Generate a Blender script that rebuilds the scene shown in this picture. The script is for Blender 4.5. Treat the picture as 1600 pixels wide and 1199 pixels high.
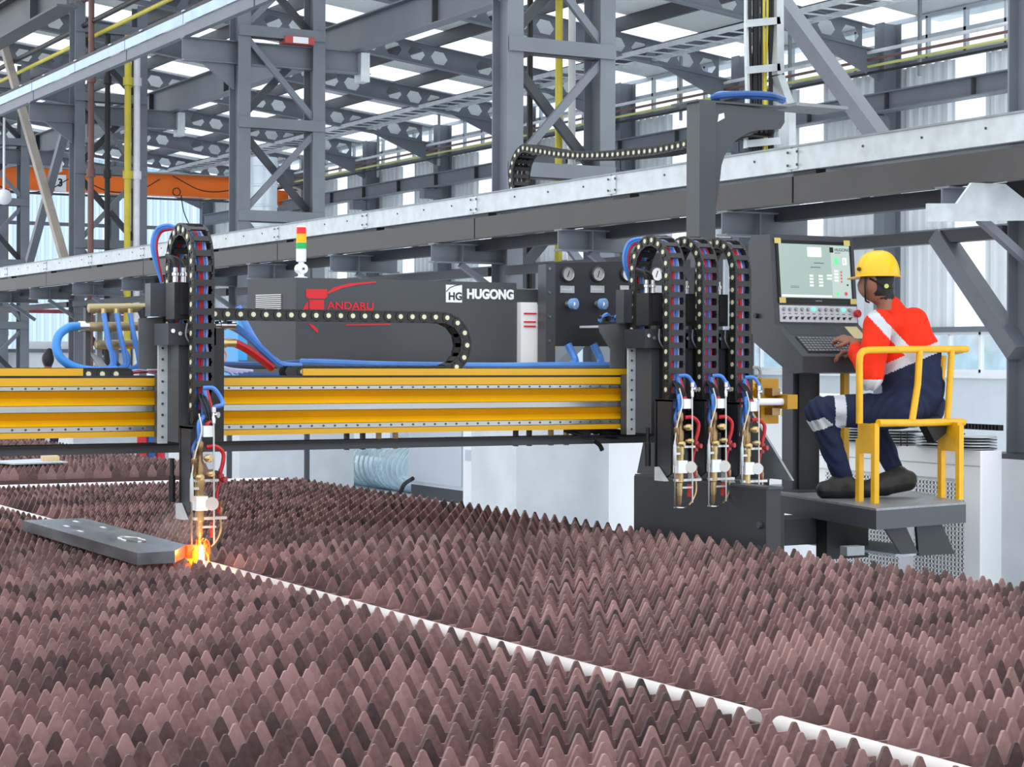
import bpy, math, random
import numpy as np
from mathutils import Vector, Matrix

random.seed(7)
for o in list(bpy.data.objects):
    bpy.data.objects.remove(o)
SC = bpy.context.scene
COL = SC.collection

# ---------------------------------------------------------------- camera
FPX, CX, HY, ROLL, YAW = 3050.0, 800.0, 558.3, 0.0037, math.radians(28.8)
CAMZ = 1.65
FW = Vector((math.sin(YAW), math.cos(YAW), 0))
R0 = Vector((math.cos(YAW), -math.sin(YAW), 0))
UP = Vector((0, 0, 1))
RC = (R0 + ROLL * UP).normalized()
UC = (UP - ROLL * R0).normalized()
cam = bpy.data.cameras.new('camera')
camo = bpy.data.objects.new('camera', cam)
COL.objects.link(camo)
cam.sensor_fit = 'HORIZONTAL'
cam.sensor_width = 36.0
cam.lens = FPX / 1600 * 36
cam.shift_y = (HY - 599.5) / 1600
cam.clip_start, cam.clip_end = 0.1, 500
mw = Matrix.Identity(4)
for i in range(3):
    mw[i][0], mw[i][1], mw[i][2] = RC[i], UC[i], -FW[i]
mw[2][3] = CAMZ
camo.matrix_world = mw
SC.camera = camo

# ---------------------------------------------------------------- light: overcast sky
world = bpy.data.worlds.new('overcast_sky')
SC.world = world
world.use_nodes = True
wn = world.node_tree.nodes
bg = wn['Background']
bg.inputs[0].default_value = (0.90, 0.95, 1.0, 1)
bg.inputs[1].default_value = 1.0
vs = SC.view_settings
vs.view_transform = 'Standard'
vs.look = 'None'
vs.gamma = 1
vs.use_curve_mapping = False
vs.exposure = 0.90


def at(u, v, X=None, Y=None, Z=None):
    """real-world point of a sight line on a known plane of the place"""
    d = FW + RC * ((u - CX) / FPX) - UC * ((v - HY) / FPX)
    if X is not None: t = X / d.x
    elif Y is not None: t = Y / d.y
    else: t = (Z - CAMZ) / d.z
    return Vector((d.x * t, d.y * t, CAMZ + d.z * t))


# ---------------------------------------------------------------- materials
def lin(c):
    f = lambda v: v / 12.92 if v <= 0.04045 else ((v + 0.055) / 1.055) ** 2.4
    return tuple(f(x / 255.0) for x in c) + (1.0,)


def M(name, rgb, rough=0.5, metal=0.0, var=0.12, scale=4.0, bump=0.0, bscale=60.0, spec=0.5, stretch=None, rvar=0.1):
    m = bpy.data.materials.new(name)
    m.use_nodes = True
    nt = m.node_tree
    N, L = nt.nodes, nt.links
    b = N['Principled BSDF']
    b.inputs['Metallic'].default_value = metal
    b.inputs['Roughness'].default_value = rough
    b.inputs['Specular IOR Level'].default_value = spec
    c = lin(rgb)
    tc = N.new('ShaderNodeTexCoord')
    mp = N.new('ShaderNodeMapping')
    L.new(tc.outputs['Object'], mp.inputs[0])
    if stretch: mp.inputs['Scale'].default_value = stretch
    no = N.new('ShaderNodeTexNoise')
    no.inputs['Scale'].default_value = scale
    no.inputs['Detail'].default_value = 5
    L.new(mp.outputs[0], no.inputs['Vector'])
    rp = N.new('ShaderNodeValToRGB')
    rp.color_ramp.elements[0].position = 0.3
    rp.color_ramp.elements[1].position = 0.7
    rp.color_ramp.elements[0].color = tuple(x * (1 - var) for x in c[:3]) + (1,)
    rp.color_ramp.elements[1].color = tuple(min(1, x * (1 + var)) for x in c[:3]) + (1,)
    L.new(no.outputs[0], rp.inputs[0])
    L.new(rp.outputs[0], b.inputs['Base Color'])
    if rvar:
        mr = N.new('ShaderNodeMapRange')
        mr.inputs['To Min'].default_value = max(0.03, rough - rvar)
        mr.inputs['To Max'].default_value = min(1, rough + rvar)
        L.new(no.outputs[0], mr.inputs[0])
        L.new(mr.outputs[0], b.inputs['Roughness'])
    if bump:
        n2 = N.new('ShaderNodeTexNoise')
        n2.inputs['Scale'].default_value = bscale
        n2.inputs['Detail'].default_value = 4
        L.new(mp.outputs[0], n2.inputs['Vector'])
        bp = N.new('ShaderNodeBump')
        bp.inputs['Strength'].default_value = bump
        bp.inputs['Distance'].default_value = 0.01
        L.new(n2.outputs[0], bp.inputs['Height'])
        L.new(bp.outputs[0], b.inputs['Normal'])
    return m


def EM(name, rgb, strength, base=None):
    m = bpy.data.materials.new(name)
    m.use_nodes = True
    b = m.node_tree.nodes['Principled BSDF']
    b.inputs['Base Color'].default_value = lin(base or rgb)
    b.inputs['Emission Color'].default_value = lin(rgb)
    b.inputs['Emission Strength'].default_value = strength
    return m


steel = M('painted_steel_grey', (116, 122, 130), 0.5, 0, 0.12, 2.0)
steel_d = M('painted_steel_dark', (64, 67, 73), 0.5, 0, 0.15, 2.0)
galv = M('galvanised_sheet', (204, 210, 212), 0.45, 0.25, 0.12, 9.0)
galv_d = M('galvanised_dull', (150, 156, 160), 0.5, 0.3, 0.12, 9.0)
tray_beam_m = M('dark_bronze_steel', (74, 71, 70), 0.5, 0.1, 0.18, 3.0)
beige_m = M('beige_primer', (168, 158, 148), 0.6)
yellow = M('machine_yellow', (228, 172, 14), 0.35, 0, 0.05, 3.0)
yellow_d = M('yellow_ochre', (190, 140, 22), 0.45, 0, 0.1, 3.0)
chair_y = M('chair_yellow', (238, 180, 22), 0.4, 0, 0.08, 12.0)
mgrey = M('machine_grey', (68, 71, 77), 0.42, 0, 0.06, 2.0)
mdark = M('machine_black_grey', (42, 45, 51), 0.45, 0, 0.12, 2.5)
black = M('matt_black', (22, 22, 24), 0.5, 0, 0.2, 8)
plastic = M('chain_plastic', (38, 37, 37), 0.5, 0, 0.15, 20)
pin_m = M('chain_pin_cream', (225, 224, 190), 0.5, 0, 0.05)
bright_steel = M('ground_steel', (172, 174, 172), 0.28, 0.85, 0.12, 6, stretch=(0.4, 6, 6))
chrome = M('bright_fitting', (205, 205, 205), 0.22, 0.9, 0.05)
brass = M('brass', (206, 182, 130), 0.33, 0.75, 0.12, 12)
brassd = M('aged_brass', (156, 128, 92), 0.4, 0.7, 0.2, 14)
alum = M('aluminium', (212, 212, 208), 0.38, 0.5, 0.06, 8)
red_m = M('red_rubber', (196, 34, 42), 0.42, 0, 0.12, 10)
blue_m = M('blue_rubber', (78, 134, 214), 0.4, 0, 0.12, 10)
blue_d = M('dark_blue_rubber', (42, 84, 150), 0.4, 0, 0.12, 10)
lilac_m = M('pale_violet_cable', (186, 184, 224), 0.45, 0, 0.08)
white_m = M('white_enamel', (246, 248, 250), 0.45, 0, 0.03, 1.5)
white_c = M('white_painted_panel', (242, 245, 248), 0.5, 0, 0.04, 1.0)
grey_p = M('pale_grey_panel', (196, 204, 212), 0.5, 0, 0.05, 1.0)
orange = M('crane_orange', (255, 118, 26), 0.45, 0, 0.05, 1.0)
duct_m = M('spiral_duct_zinc', (214, 226, 234), 0.35, 0.3, 0.08, 3)
concrete = M('concrete', (206, 211, 216), 0.75, 0, 0.08, 3, 0.15)
floor_m = M('painted_floor', (232, 236, 240), 0.45, 0, 0.08, 0.8)
rubber = M('boot_black', (48, 46, 44), 0.6, 0, 0.2, 20, 0.2)
red_gloss = M('red_print', (222, 24, 38), 0.45, 0, 0.02)
pipe_y = M('gas_pipe_yellow', (214, 196, 62), 0.45)
pipe_w = M('pipe_white', (226, 228, 230), 0.45)
pipe_b = M('pipe_brown', (120, 84, 78), 0.5)
cladding = M('ribbed_cladding', (232, 237, 240), 0.5, 0.0, 0.05, 0.6)
roof_m = M('roof_sheet', (232, 235, 233), 0.5, 0.0, 0.08, 0.5)


def translucent(name, rgb, mixd=0.25):
    m = bpy.data.materials.new(name)
    m.use_nodes = True
    nt = m.node_tree
    nt.nodes.remove(nt.nodes['Principled BSDF'])
    t = nt.nodes.new('ShaderNodeBsdfTranslucent')
    d = nt.nodes.new('ShaderNodeBsdfTransparent')
    x = nt.nodes.new('ShaderNodeMixShader')
    t.inputs[0].default_value = lin(rgb)
    d.inputs[0].default_value = lin(rgb)
    x.inputs[0].default_value = mixd
    nt.links.new(t.outputs[0], x.inputs[1])
    nt.links.new(d.outputs[0], x.inputs[2])
    nt.links.new(x.outputs[0], nt.nodes['Material Output'].inputs[0])
    return m


skyl_m = translucent('translucent_rooflight', (250, 252, 255), 0.5)


def glass_mat(name, tint, amount=0.12):
    m = bpy.data.materials.new(name)
    m.use_nodes = True
    nt = m.node_tree
    nt.nodes.remove(nt.nodes['Principled BSDF'])
    t = nt.nodes.new('ShaderNodeBsdfTransparent')
    g = nt.nodes.new('ShaderNodeBsdfGlossy')
    x = nt.nodes.new('ShaderNodeMixShader')
    t.inputs[0].default_value = lin(tint)
    g.inputs['Roughness'].default_value = 0.05
    x.inputs[0].default_value = amount
    nt.links.new(t.outputs[0], x.inputs[1])
    nt.links.new(g.outputs[0], x.inputs[2])
    nt.links.new(x.outputs[0], nt.nodes['Material Output'].inputs[0])
    return m


glass_m = glass_mat('window_glass', (244, 248, 250))


# ---------------------------------------------------------------- mesh builder
class MB:
    def __init__(s):
        s.v, s.f, s.m = [], [], []

    def add(s, verts, faces, mi=0):
        n = len(s.v)
        s.v += [tuple(p) for p in verts]
        for f in faces:
            s.f.append(tuple(i + n for i in f))
            s.m.append(mi)
        return s

    def b(s, x0, x1, y0, y1, z0, z1, mi=0):
        return s.add([(x0, y0, z0), (x1, y0, z0), (x1, y1, z0), (x0, y1, z0), (x0, y0, z1), (x1, y0, z1), (x1, y1, z1), (x0, y1, z1)],
                     [(0, 3, 2, 1), (4, 5, 6, 7), (0, 1, 5, 4), (1, 2, 6, 5), (2, 3, 7, 6), (3, 0, 4, 7)], mi)

    def c(s, c, sz, mi=0):
        x, y, z = c; a, b_, d = (q / 2 for q in sz)
        return s.b(x - a, x + a, y - b_, y + b_, z - d, z + d, mi)

    def prism(s, poly, axis, a, b, mi=0):
        """poly of 2D points in the plane across axis: x->(y,z) y->(x,z) z->(x,y)"""
        n = len(poly)
        f3 = {'x': lambda p, t: (t, p[0], p[1]), 'y': lambda p, t: (p[0], t, p[1]), 'z': lambda p, t: (p[0], p[1], t)}[axis]
        V = [f3(p, a) for p in poly] + [f3(p, b) for p in poly]
        F = [tuple(range(n)), tuple(range(2 * n - 1, n - 1, -1))]
        F += [(i, i + n, (i + 1) % n + n, (i + 1) % n) for i in range(n)]
        return s.add(V, F, mi)

    def bar(s, p, q, w, h, up=(0, 0, 1), mi=0):
        p, q = Vector(p), Vector(q)
        d = (q - p).normalized()
        u = Vector(up)
        if abs(d.dot(u)) > 0.98: u = Vector((0, 1, 0))
        a = d.cross(u).normalized() * (w / 2)
        b_ = a.cross(d).normalized() * (h / 2)
        V = [e + i * a + j * b_ for e in (p, q) for i, j in ((-1, -1), (1, -1), (1, 1), (-1, 1))]
        return s.add(V, [(0, 3, 2, 1), (4, 5, 6, 7), (0, 1, 5, 4), (1, 2, 6, 5), (2, 3, 7, 6), (3, 0, 4, 7)], mi)

    def ibeam(s, p, q, w, h, t=0.014, up=(0, 0, 1), mi=0):
        """I-section: h across the web along up, w flange width"""
        p, q = Vector(p), Vector(q)
        d = (q - p).normalized()
        u = Vector(up)
        a = d.cross(u).normalized()
        u = a.cross(d).normalized()
        x, y, k = w / 2, h / 2, t / 2
        P = [(-x, -y), (x, -y), (x, -y + t), (k, -y + t), (k, y - t), (x, y - t), (x, y), (-x, y), (-x, y - t), (-k, y - t), (-k, -y + t), (-x, -y + t)]
        n = len(P)
        V = [e + i * a + j * u for e in (p, q) for i, j in P]
        F = [tuple(range(n - 1, -1, -1)), tuple(range(n, 2 * n))] + [(i, (i + 1) % n, (i + 1) % n + n, i + n) for i in range(n)]
        return s.add(V, F, mi)

    def tube(s, pts, r, n=8, mi=0, cap=True):
        pts = [Vector(p) for p in pts]
        k = len(pts)
        rs = r if isinstance(r, (list, tuple)) else [r] * k
        base = len(s.v)
        ref = None
        for i, p in enumerate(pts):
            d = (pts[min(i + 1, k - 1)] - pts[max(i - 1, 0)]).normalized()
            if ref is None:
                ref = d.orthogonal().normalized()
            ref = (ref - d * ref.dot(d)).normalized()
            e = d.cross(ref)
            for j in range(n):
                a = 2 * math.pi * j / n
                s.v.append(tuple(p + (ref * math.cos(a) + e * math.sin(a)) * rs[i]))
        for i in range(k - 1):
            for j in range(n):
                a, b_ = base + i * n + j, base + i * n + (j + 1) % n
                s.f.append((a, b_, b_ + n, a + n)); s.m.append(mi)
        if cap:
            s.f.append(tuple(base + j for j in range(n - 1, -1, -1))); s.m.append(mi)
            s.f.append(tuple(base + (k - 1) * n + j for j in range(n))); s.m.append(mi)
        return s

    def cyl(s, p, q, r, n=14, mi=0):
        return s.tube([p, q], r, n, mi)

    def lathe(s, prof, o, d, n=20, mi=0):
        """prof: (radius, distance along d)"""
        o, d = Vector(o), Vector(d).normalized()
        return s.tube_prof([(o + d * t, r) for r, t in prof], d, n, mi)

    def tube_prof(s, pr, d, n, mi):
        a = d.orthogonal().normalized(); e = d.cross(a)
        base = len(s.v)
        for p, r in pr:
            for j in range(n):
                q = 2 * math.pi * j / n
                s.v.append(tuple(p + (a * math.cos(q) + e * math.sin(q)) * r))
        for i in range(len(pr) - 1):
            for j in range(n):
                x, y = base + i * n + j, base + i * n + (j + 1) % n
                s.f.append((x, y, y + n, x + n)); s.m.append(mi)
        s.f.append(tuple(base + j for j in range(n - 1, -1, -1))); s.m.append(mi)
        k = len(pr) - 1
        s.f.append(tuple(base + k * n + j for j in range(n))); s.m.append(mi)
        return s

    def ball(s, c, r, n=12, mi=0):
        pr = [(r * math.sin(math.pi * i / 8) + 1e-4, -r * math.cos(math.pi * i / 8)) for i in range(9)]
        return s.lathe(pr, c, (0, 0, 1), n, mi)

    def mesh(s, name, mats, smooth=False):
        me = bpy.data.meshes.new(name)
        me.from_pydata(s.v, [], s.f)
        for m in (mats if isinstance(mats, (list, tuple)) else [mats]):
            me.materials.append(m)
        me.polygons.foreach_set('material_index', s.m)
        if smooth:
            me.polygons.foreach_set('use_smooth', [True] * len(s.f))
            try: me.set_sharp_from_angle(angle=math.radians(40))
            except Exception: pass
        me.update()
        return me

    def build(s, name, mats, parent=None, smooth=False, **tags):
        return obj(name, s.mesh(name, mats, smooth), parent, **tags)


def obj(name, data, parent=None, loc=None, rot=None, **tags):
    o = bpy.data.objects.new(name, data)
    COL.objects.link(o)
    if parent is not None:
        o.parent = parent
        w = Vector((0, 0, 0))
        q = parent
        while q is not None:
            w += Vector(q.location); q = q.parent
        o.matrix_parent_inverse = Matrix.Translation(-w) if parent.parent is None else Matrix.Identity(4)
    if loc is not None: o.location = loc
    if rot is not None: o.rotation_euler = rot
    for k, v in tags.items():
        if v is not None: o[k] = v
    return o


def thing(name, label, category, loc, group=None):
    return obj(name, None, None, loc, label=label, category=category, group=group)


def one(name, mb, mats, label, category, group=None, smooth=False):
    return mb.build(name, mats, None, smooth, label=label, category=category, group=group)


def struct(name, mb, mats, smooth=False):
    return mb.build(name, mats, None, smooth, kind='structure')


def curve(pts, k=10):
    """Catmull-Rom through points"""
    P = [Vector(p) for p in pts]
    P = [P[0] * 2 - P[1]] + P + [P[-1] * 2 - P[-2]]
    out = []
    for i in range(1, len(P) - 2):
        a, b, c, d = P[i - 1:i + 3]
        for j in range(k):
            t = j / k
            out.append(0.5 * ((2 * b) + (c - a) * t + (2 * a - 5 * b + 4 * c - d) * t * t + (3 * b - a - 3 * c + d) * t ** 3))
    out.append(P[-2])
    return out


def text(name, body, size, origin, right, up, mat, parent, depth=0.001, bold=0.0, sx=1.0, shear=0.0):
    cu = bpy.data.curves.new(name, 'FONT')
    cu.body = body
    cu.size = size
    cu.extrude = depth
    cu.offset = bold
    cu.shear = shear
    tmp = bpy.data.objects.new('tmp', cu)
    COL.objects.link(tmp)
    dg = bpy.context.evaluated_depsgraph_get()
    me = bpy.data.meshes.new_from_object(tmp.evaluated_get(dg))
    bpy.data.objects.remove(tmp)
    r, u = Vector(right).normalized(), Vector(up).normalized()
    n = r.cross(u)
    for v in me.vertices:
        v.co = Vector(origin) + r * v.co.x * sx + u * v.co.y + n * v.co.z
    me.materials.clear()
    me.materials.append(mat)
    return obj(name, me, parent)
# ================================================================ the hall
TX, TR, BAY = 8.45, 9.42, 6.72          # laced column legs, bay length
TY = [8.82, 15.47, 22.20, 29.05, 35.85, 42.6]
WX, BY = 17.5, 48.5                     # far long wall, far end wall
RT = lambda x: 6.12 + 0.12 * (17.2 - x)  # top of rafters

struct('floor', MB().b(-40, 60, -40, 90, -0.2, 0.0), floor_m)

# ---- roof sheets with rooflights
roof = None
mb = MB()
yy, xs0, xs1 = 18.6, 7.2, 17.9
def slab(mb, y0, y1, x0=xs0, x1=xs1, dz=0.2, th=0.012):
    V = []
    for y in (y0, y1):
        for x in (x0, x1):
            for d in (0, th):
                V.append((x, y, RT(x) + dz + d))
    mb.add(V, [(0, 4, 6, 2), (1, 3, 7, 5), (0, 1, 5, 4), (2, 6, 7, 3), (0, 2, 3, 1), (4, 5, 7, 6)])
SKY = []
k = 0
while yy < 48.5:
    SKY.append((yy + 1.9, yy + 3.0))
    yy += 3.36
roof_sheets = [(18.6, SKY[0][0])] + [(SKY[i][1], SKY[i + 1][0]) for i in range(len(SKY) - 1)] + [(SKY[-1][1], 49.0)]
ceil = MB()
for a, b in roof_sheets: slab(ceil, a, b)
ceiling = struct('ceiling', ceil, roof_m)
for a, b in SKY:
    for j in range(6):
        w = (xs1 - xs0) / 6
        m_ = MB(); slab(m_, a, b, xs0 + j * w, xs0 + (j + 1) * w - 0.06, 0.2, 0.01)
        m_.build('rooflight_panel', skyl_m, ceiling)

# ---- purlins
x = 7.5
n_p = 0
while x < 17.4:
    mb = MB(); z = RT(x)
    mb.b(x - 0.03, x + 0.03, 18.6, 48.4, z, z + 0.2)
    one('roof_purlin', mb, steel_d, 'dark roof purlin running lengthwise under the roof sheets, number %s from the left' % 'one two three four five six seven eight nine ten'.split()[n_p], 'purlin', 'roof purlins')
    x += 1.25
    n_p += 1

# ---- castellated rafters (hexagonal openings)
def rafter(Y, x0=7.2, x1=17.0, h=0.34, th=0.012):
    mb = MB()
    pitch, a = 0.40, 0.12
    n = int((x1 - x0) / pitch)
    # web built as strips around hexagonal holes, in (x,z) skewed along slope
    def P(u, w): return (u, RT(u) - h + w)
    for i in range(n):
        u0 = x0 + i * pitch; um = u0 + pitch / 2; u1 = u0 + pitch
        zl, zh, zm = 0.07, h - 0.07, h / 2
        quads = []
        if i % 9 == 8:
            quads = [[(u0, 0), (u1, 0), (u1, h), (u0, h)]]
        else:
            quads = [[(u0, 0), (u1, 0), (u1, zl), (u0, zl)], [(u0, zh), (u1, zh), (u1, h), (u0, h)],
                     [(u0, zl), (um - 0.08, zl), (um - 0.15, zm), (u0, zm)], [(u0, zm), (um - 0.15, zm), (um - 0.08, zh), (u0, zh)],
                     [(um + 0.08, zl), (u1, zl), (u1, zm), (um + 0.15, zm)], [(um + 0.15, zm), (u1, zm), (u1, zh), (um + 0.08, zh)]]
        for q in quads:
            mb.prism([P(*p) for p in q], 'y', Y - th / 2, Y + th / 2)
    for w0, w1 in ((0, 0.014), (h - 0.014, h)):
        mb.prism([P(x0, w0), P(x1, w0), P(x1, w1), P(x0, w1)], 'y', Y - 0.07, Y + 0.07)
    return mb
RY = [20.80 + 3.36 * i for i in range(9)]
for i, Y in enumerate(RY):
    t = thing('castellated_rafter', 'castellated steel rafter with hexagonal holes, number %s from the near end of the roof' %
              ['one', 'two', 'three', 'four', 'five', 'six', 'seven', 'eight', 'nine', 'ten'][i], 'rafter', (17.0, Y, 6), 'castellated roof rafters')
    rafter(Y).build('web', steel, t)
    mb = MB()
    mb.prism([(17.2, RT(17.2) - 0.75), (17.2, RT(17.2) - 0.3), (15.6, RT(15.6) - 0.3)], 'y', Y - 0.01, Y + 0.01)
    mb.build('haunch', steel, t)
    # wall column below it
    c = thing('wall_column', 'grey steel wall column, number %s from the near end of the far wall' %
              ['one', 'two', 'three', 'four', 'five', 'six', 'seven', 'eight', 'nine', 'ten'][i], 'column', (17.25, Y, 0), 'columns along the far wall')
    MB().ibeam((17.25, Y, 0), (17.25, Y, 6.2), 0.2, 0.3, 0.014, (1, 0, 0)).build('shaft', steel, c)
    MB().b(16.8, 17.2, Y - 0.1, Y + 0.1, 4.75, 4.93).build('corbel', steel, c)
    MB().b(17.0, 17.5, Y - 0.2, Y + 0.2, 0, 0.05).build('base_plate', steel_d, c)

# ---- far long wall: ribbed sheets, translucent strips, windows, dado
def ribbed(y0, y1, z0, z1, X, step=0.19, d=0.06):
    mb = MB(); poly = []
    y = y0
    while y < y1 - 1e-6:
        e = min(step, y1 - y)
        for f, o in ((0, 0), (0.35, 0), (0.5, -d), (0.85, -d)):
            poly.append((y + f * e, X + o))
        y += e
    poly.append((y1, X))
    V, F = [], []
    for (yy_, xx) in poly:
        V += [(xx, yy_, z0), (xx, yy_, z1)]
    for i in range(len(poly) - 1):
        F.append((2 * i, 2 * i + 2, 2 * i + 3, 2 * i + 1))
    mb.add(V, F)
    return mb
wall = struct('wall_right', MB().b(WX, WX + 0.2, 10, BY, 0, 1.42), M('dado_paint', (222, 229, 234), 0.5, 0, 0.03))
ST = [19.1 + 3.36 * i for i in range(-2, 9)]
prev = 10.0
for s in ST:
    for z0, z1 in ((2.05, 3.3), (3.36, 5.0), (5.0, 5.6)):
        ribbed(prev, s, z0, z1, WX).build('cladding_sheet', cladding, wall)
    MB().b(WX - 0.02, WX - 0.005, s, s + 0.62, 2.05, 5.6).build('translucent_sheet', skyl_m, wall)
    prev = s + 0.62
for z0, z1 in ((2.05, 3.3), (3.36, 5.6)):
    ribbed(prev, BY, z0, z1, WX).build('cladding_sheet', cladding, wall)
for z in (3.3, 2.0, 5.6):
    MB().b(WX - 0.1, WX - 0.04, 10, BY, z, z + 0.07).build('girt', steel, wall)
MB().b(WX - 0.1, WX + 0.2, 10, BY, 1.40, 1.47).build('window_sill', white_m, wall)
# windows above the dado, and clerestory lights under the eaves
for i in range(30):
    y0 = 12 + 1.2 * i
    w = MB()
    for a, b, c, d in ((0, 1.2, 1.47, 1.51), (0, 1.2, 1.96, 2.0), (0, 0.04, 1.47, 2.0), (0.59, 0.62, 1.5, 1.97)):
        w.b(WX - 0.03, WX + 0.03, y0 + a, y0 + b, c, d)
    win = w.build('window_%d' % (i + 1), white_m, None, kind='structure')
    MB().b(WX, WX + 0.008, y0 + 0.04, y0 + 0.59, 1.51, 1.96).build('pane', glass_m, win)
    MB().b(WX, WX + 0.008, y0 + 0.62, y0 + 1.2, 1.51, 1.96).build('pane', glass_m, win)
for i in range(24):
    y0 = 12 + 1.5 * i
    w = MB()
    for a, b, c, d in ((0, 1.5, 5.67, 5.72), (0, 1.5, 5.95, 6.0), (0, 1.5, 6.22, 6.28), (0, 0.05, 5.67, 6.25), (0.75, 0.79, 5.67, 6.25)):
        w.b(WX - 0.03, WX + 0.03, y0 + a, y0 + b, c, d)
    win = w.build('window_%d' % (i + 31), grey_p, None, kind='structure')
    MB().b(WX, WX + 0.008, y0 + 0.05, y0 + 1.5, 5.72, 6.22).build('pane', glass_m, win)

# neighbouring building outside the windows
nb = thing('neighbouring_shed', 'pale blue and white shed seen outside through the long windows', 'building', (26, 25, 0))
MB().b(26, 27, 8, 60, 0, 1.2).build('wall', M('outside_wall', (226, 232, 236), 0.6), nb)
MB().b(25.9, 26, 8, 60, 1.2, 1.75).build('glazed_band', M('outside_blue', (196, 222, 230), 0.5), nb)
MB().b(26, 27, 8, 60, 1.75, 2.4).build('upper_wall', M('outside_panel', (214, 222, 228), 0.6), nb)

# ---- far end wall
wb = struct('wall_back', MB().b(11.2, WX, BY, BY + 0.2, 0, 1.75), white_c)
def ribbed_y(x0, x1, z0, z1, Y, step=0.2, d=0.04):
    m_ = ribbed(x0, x1, z0, z1, 0, step, d)
    m_.v = [(v[1], Y + v[0], v[2]) for v in m_.v]
    m_.f = [tuple(reversed(f)) for f in m_.f]
    return m_
clad_b = translucent('pale_translucent_cladding', (196, 214, 228), 0.0)
for z0, z1 in ((1.75, 3.1), (3.16, 4.9), (4.96, 7.4)):
    x = 10.0
    while x < WX:
        x1 = min(x + 2.4, WX)
        ribbed_y(x, x1 - 0.02, z0, z1, BY).build('cladding_sheet', clad_b, wb)
        x = x1
for z in (1.72, 3.1, 4.9):
    MB().b(8, WX, BY - 0.14, BY - 0.05, z, z + 0.09).build('girt', steel, wb)
for x, nm in ((9.0, 1), (12.2, 1), (15.0, 1)):
    MB().ibeam((x, BY - 0.2, 0), (x, BY - 0.2, 7.0), 0.2, 0.3, 0.014, (0, 1, 0)).build('column', steel, wb)
MB().cyl((8, BY - 0.3, 2.75), (17, BY - 0.3, 2.75), 0.05).build('sprinkler_pipe', M('fire_red_pipe', (150, 60, 70), 0.5), wb)
d = MB().b(12.9, 13.9, BY - 0.06, BY - 0.01, 0, 2.0).build('door_1', white_m, None, kind='structure')
MB().cyl((13.75, BY - 0.1, 1.0), (13.75, BY - 0.06, 1.0), 0.03).build('door_handle', steel_d, d)
# greenery and yard beyond the open corner
rg = random.Random(3)
for i in range(7):
    t = thing('yard_tree', 'bright green tree beyond the open end of the hall, number %s' % 'one two three four five six seven'.split()[i], 'tree', (6.0 + i * 3.4, 66 + i % 3, 0), 'trees beyond the hall')
    mb = MB()
    for j in range(240):
        a, b = rg.uniform(0, 6.28), rg.uniform(-1, 1)
        r_ = 1.5 * rg.random() ** 0.4
        c = Vector((6.0 + i * 3.4 + r_ * math.cos(a) * math.sqrt(1 - b * b), 66 + i % 3 + r_ * math.sin(a) * math.sqrt(1 - b * b), 2.6 + b * r_ * 0.9))
        e1 = Vector((rg.uniform(-1, 1), rg.uniform(-1, 1), rg.uniform(-1, 1))).normalized() * 0.22
        e2 = e1.orthogonal().normalized() * 0.12
        mb.add([c - e1, c + e2, c + e1, c - e2], [(0, 1, 2, 3)])
    mb.build('foliage', M('leaf_green', (120, 176, 70), 0.6, 0, 0.25, 2) if i == 0 else bpy.data.materials['leaf_green'], t)
    MB().tube([(6.0 + i * 3.4, 66 + i % 3, 0), (6.0 + i * 3.4, 66 + i % 3, 2.4)], [0.12, 0.06]).build('trunk', pipe_b, t)

# ---- laced columns
ORD = ['nearest', 'second', 'third', 'fourth', 'fifth', 'farthest']
LEV = [2.20, 3.34, 4.46, 5.56, 6.6]
for i, Y in enumerate(TY):
    t = thing('laced_column', ['tall laced steel column at the right edge behind the operator',
              'laced steel column behind the black chain loop on the cable trough',
              'laced steel column with the zinc duct showing behind it',
              'laced steel column carrying the brown, black, yellow and white pipes',
              'laced steel column at the far left edge of the hall',
              'farthest laced steel column of the row'][i], 'column', (TX, Y, 0), 'laced steel columns')
    for X in (TX, TR):
        MB().ibeam((X, Y, 1.08), (X, Y, 7.0), 0.16, 0.30, 0.014, (0, 1, 0)).build('leg', steel, t)
        MB().b(X - 0.2, X + 0.2, Y - 0.25, Y + 0.25, 1.05, 1.08).build('base_plate', steel_d, t)
    yf, yb = Y - 0.16, Y + 0.16
    for z in LEV:
        MB().b(TX - 0.075, TR + 0.075, yf - 0.012, yf, z - 0.065, z + 0.065).build('batten', steel, t)
        MB().b(TX + 0.08, TR - 0.08, yf + 0.02, yf + 0.14, z - 0.075, z - 0.062).build('batten_flange', steel_d, t)
    zz = [1.15] + LEV
    for kz, (a, b) in enumerate(zip(zz[:-1], zz[1:])):
        a, b = a + 0.1, b - 0.1
        if kz % 2: a, b = b, a
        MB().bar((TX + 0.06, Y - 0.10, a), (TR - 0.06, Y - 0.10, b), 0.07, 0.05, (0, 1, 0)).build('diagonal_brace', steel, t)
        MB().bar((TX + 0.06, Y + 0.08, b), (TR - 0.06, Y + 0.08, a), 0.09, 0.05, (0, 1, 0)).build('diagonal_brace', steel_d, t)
    # upper brackets for crane girders on both sides
    MB().ibeam((7.72, Y, 5.30), (10.15, Y, 5.30), 0.14, 0.28, 0.014).build('crane_bracket', steel, t)
    MB().prism([(TX - 0.5, 5.16), (TX - 0.08, 5.16), (TX - 0.08, 4.86)], 'y', Y - 0.02, Y + 0.02).build('bracket_gusset', steel, t)
    one('column_pedestal', MB().b(TX - 0.2, TR + 0.3, Y - 0.55, Y + 0.3, 0, 1.05), concrete,
        'grey concrete pedestal under the %s laced column' % ['right edge', 'second', 'third', 'fourth', 'fifth', 'farthest'][i], 'pedestal', 'column pedestals')

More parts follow.
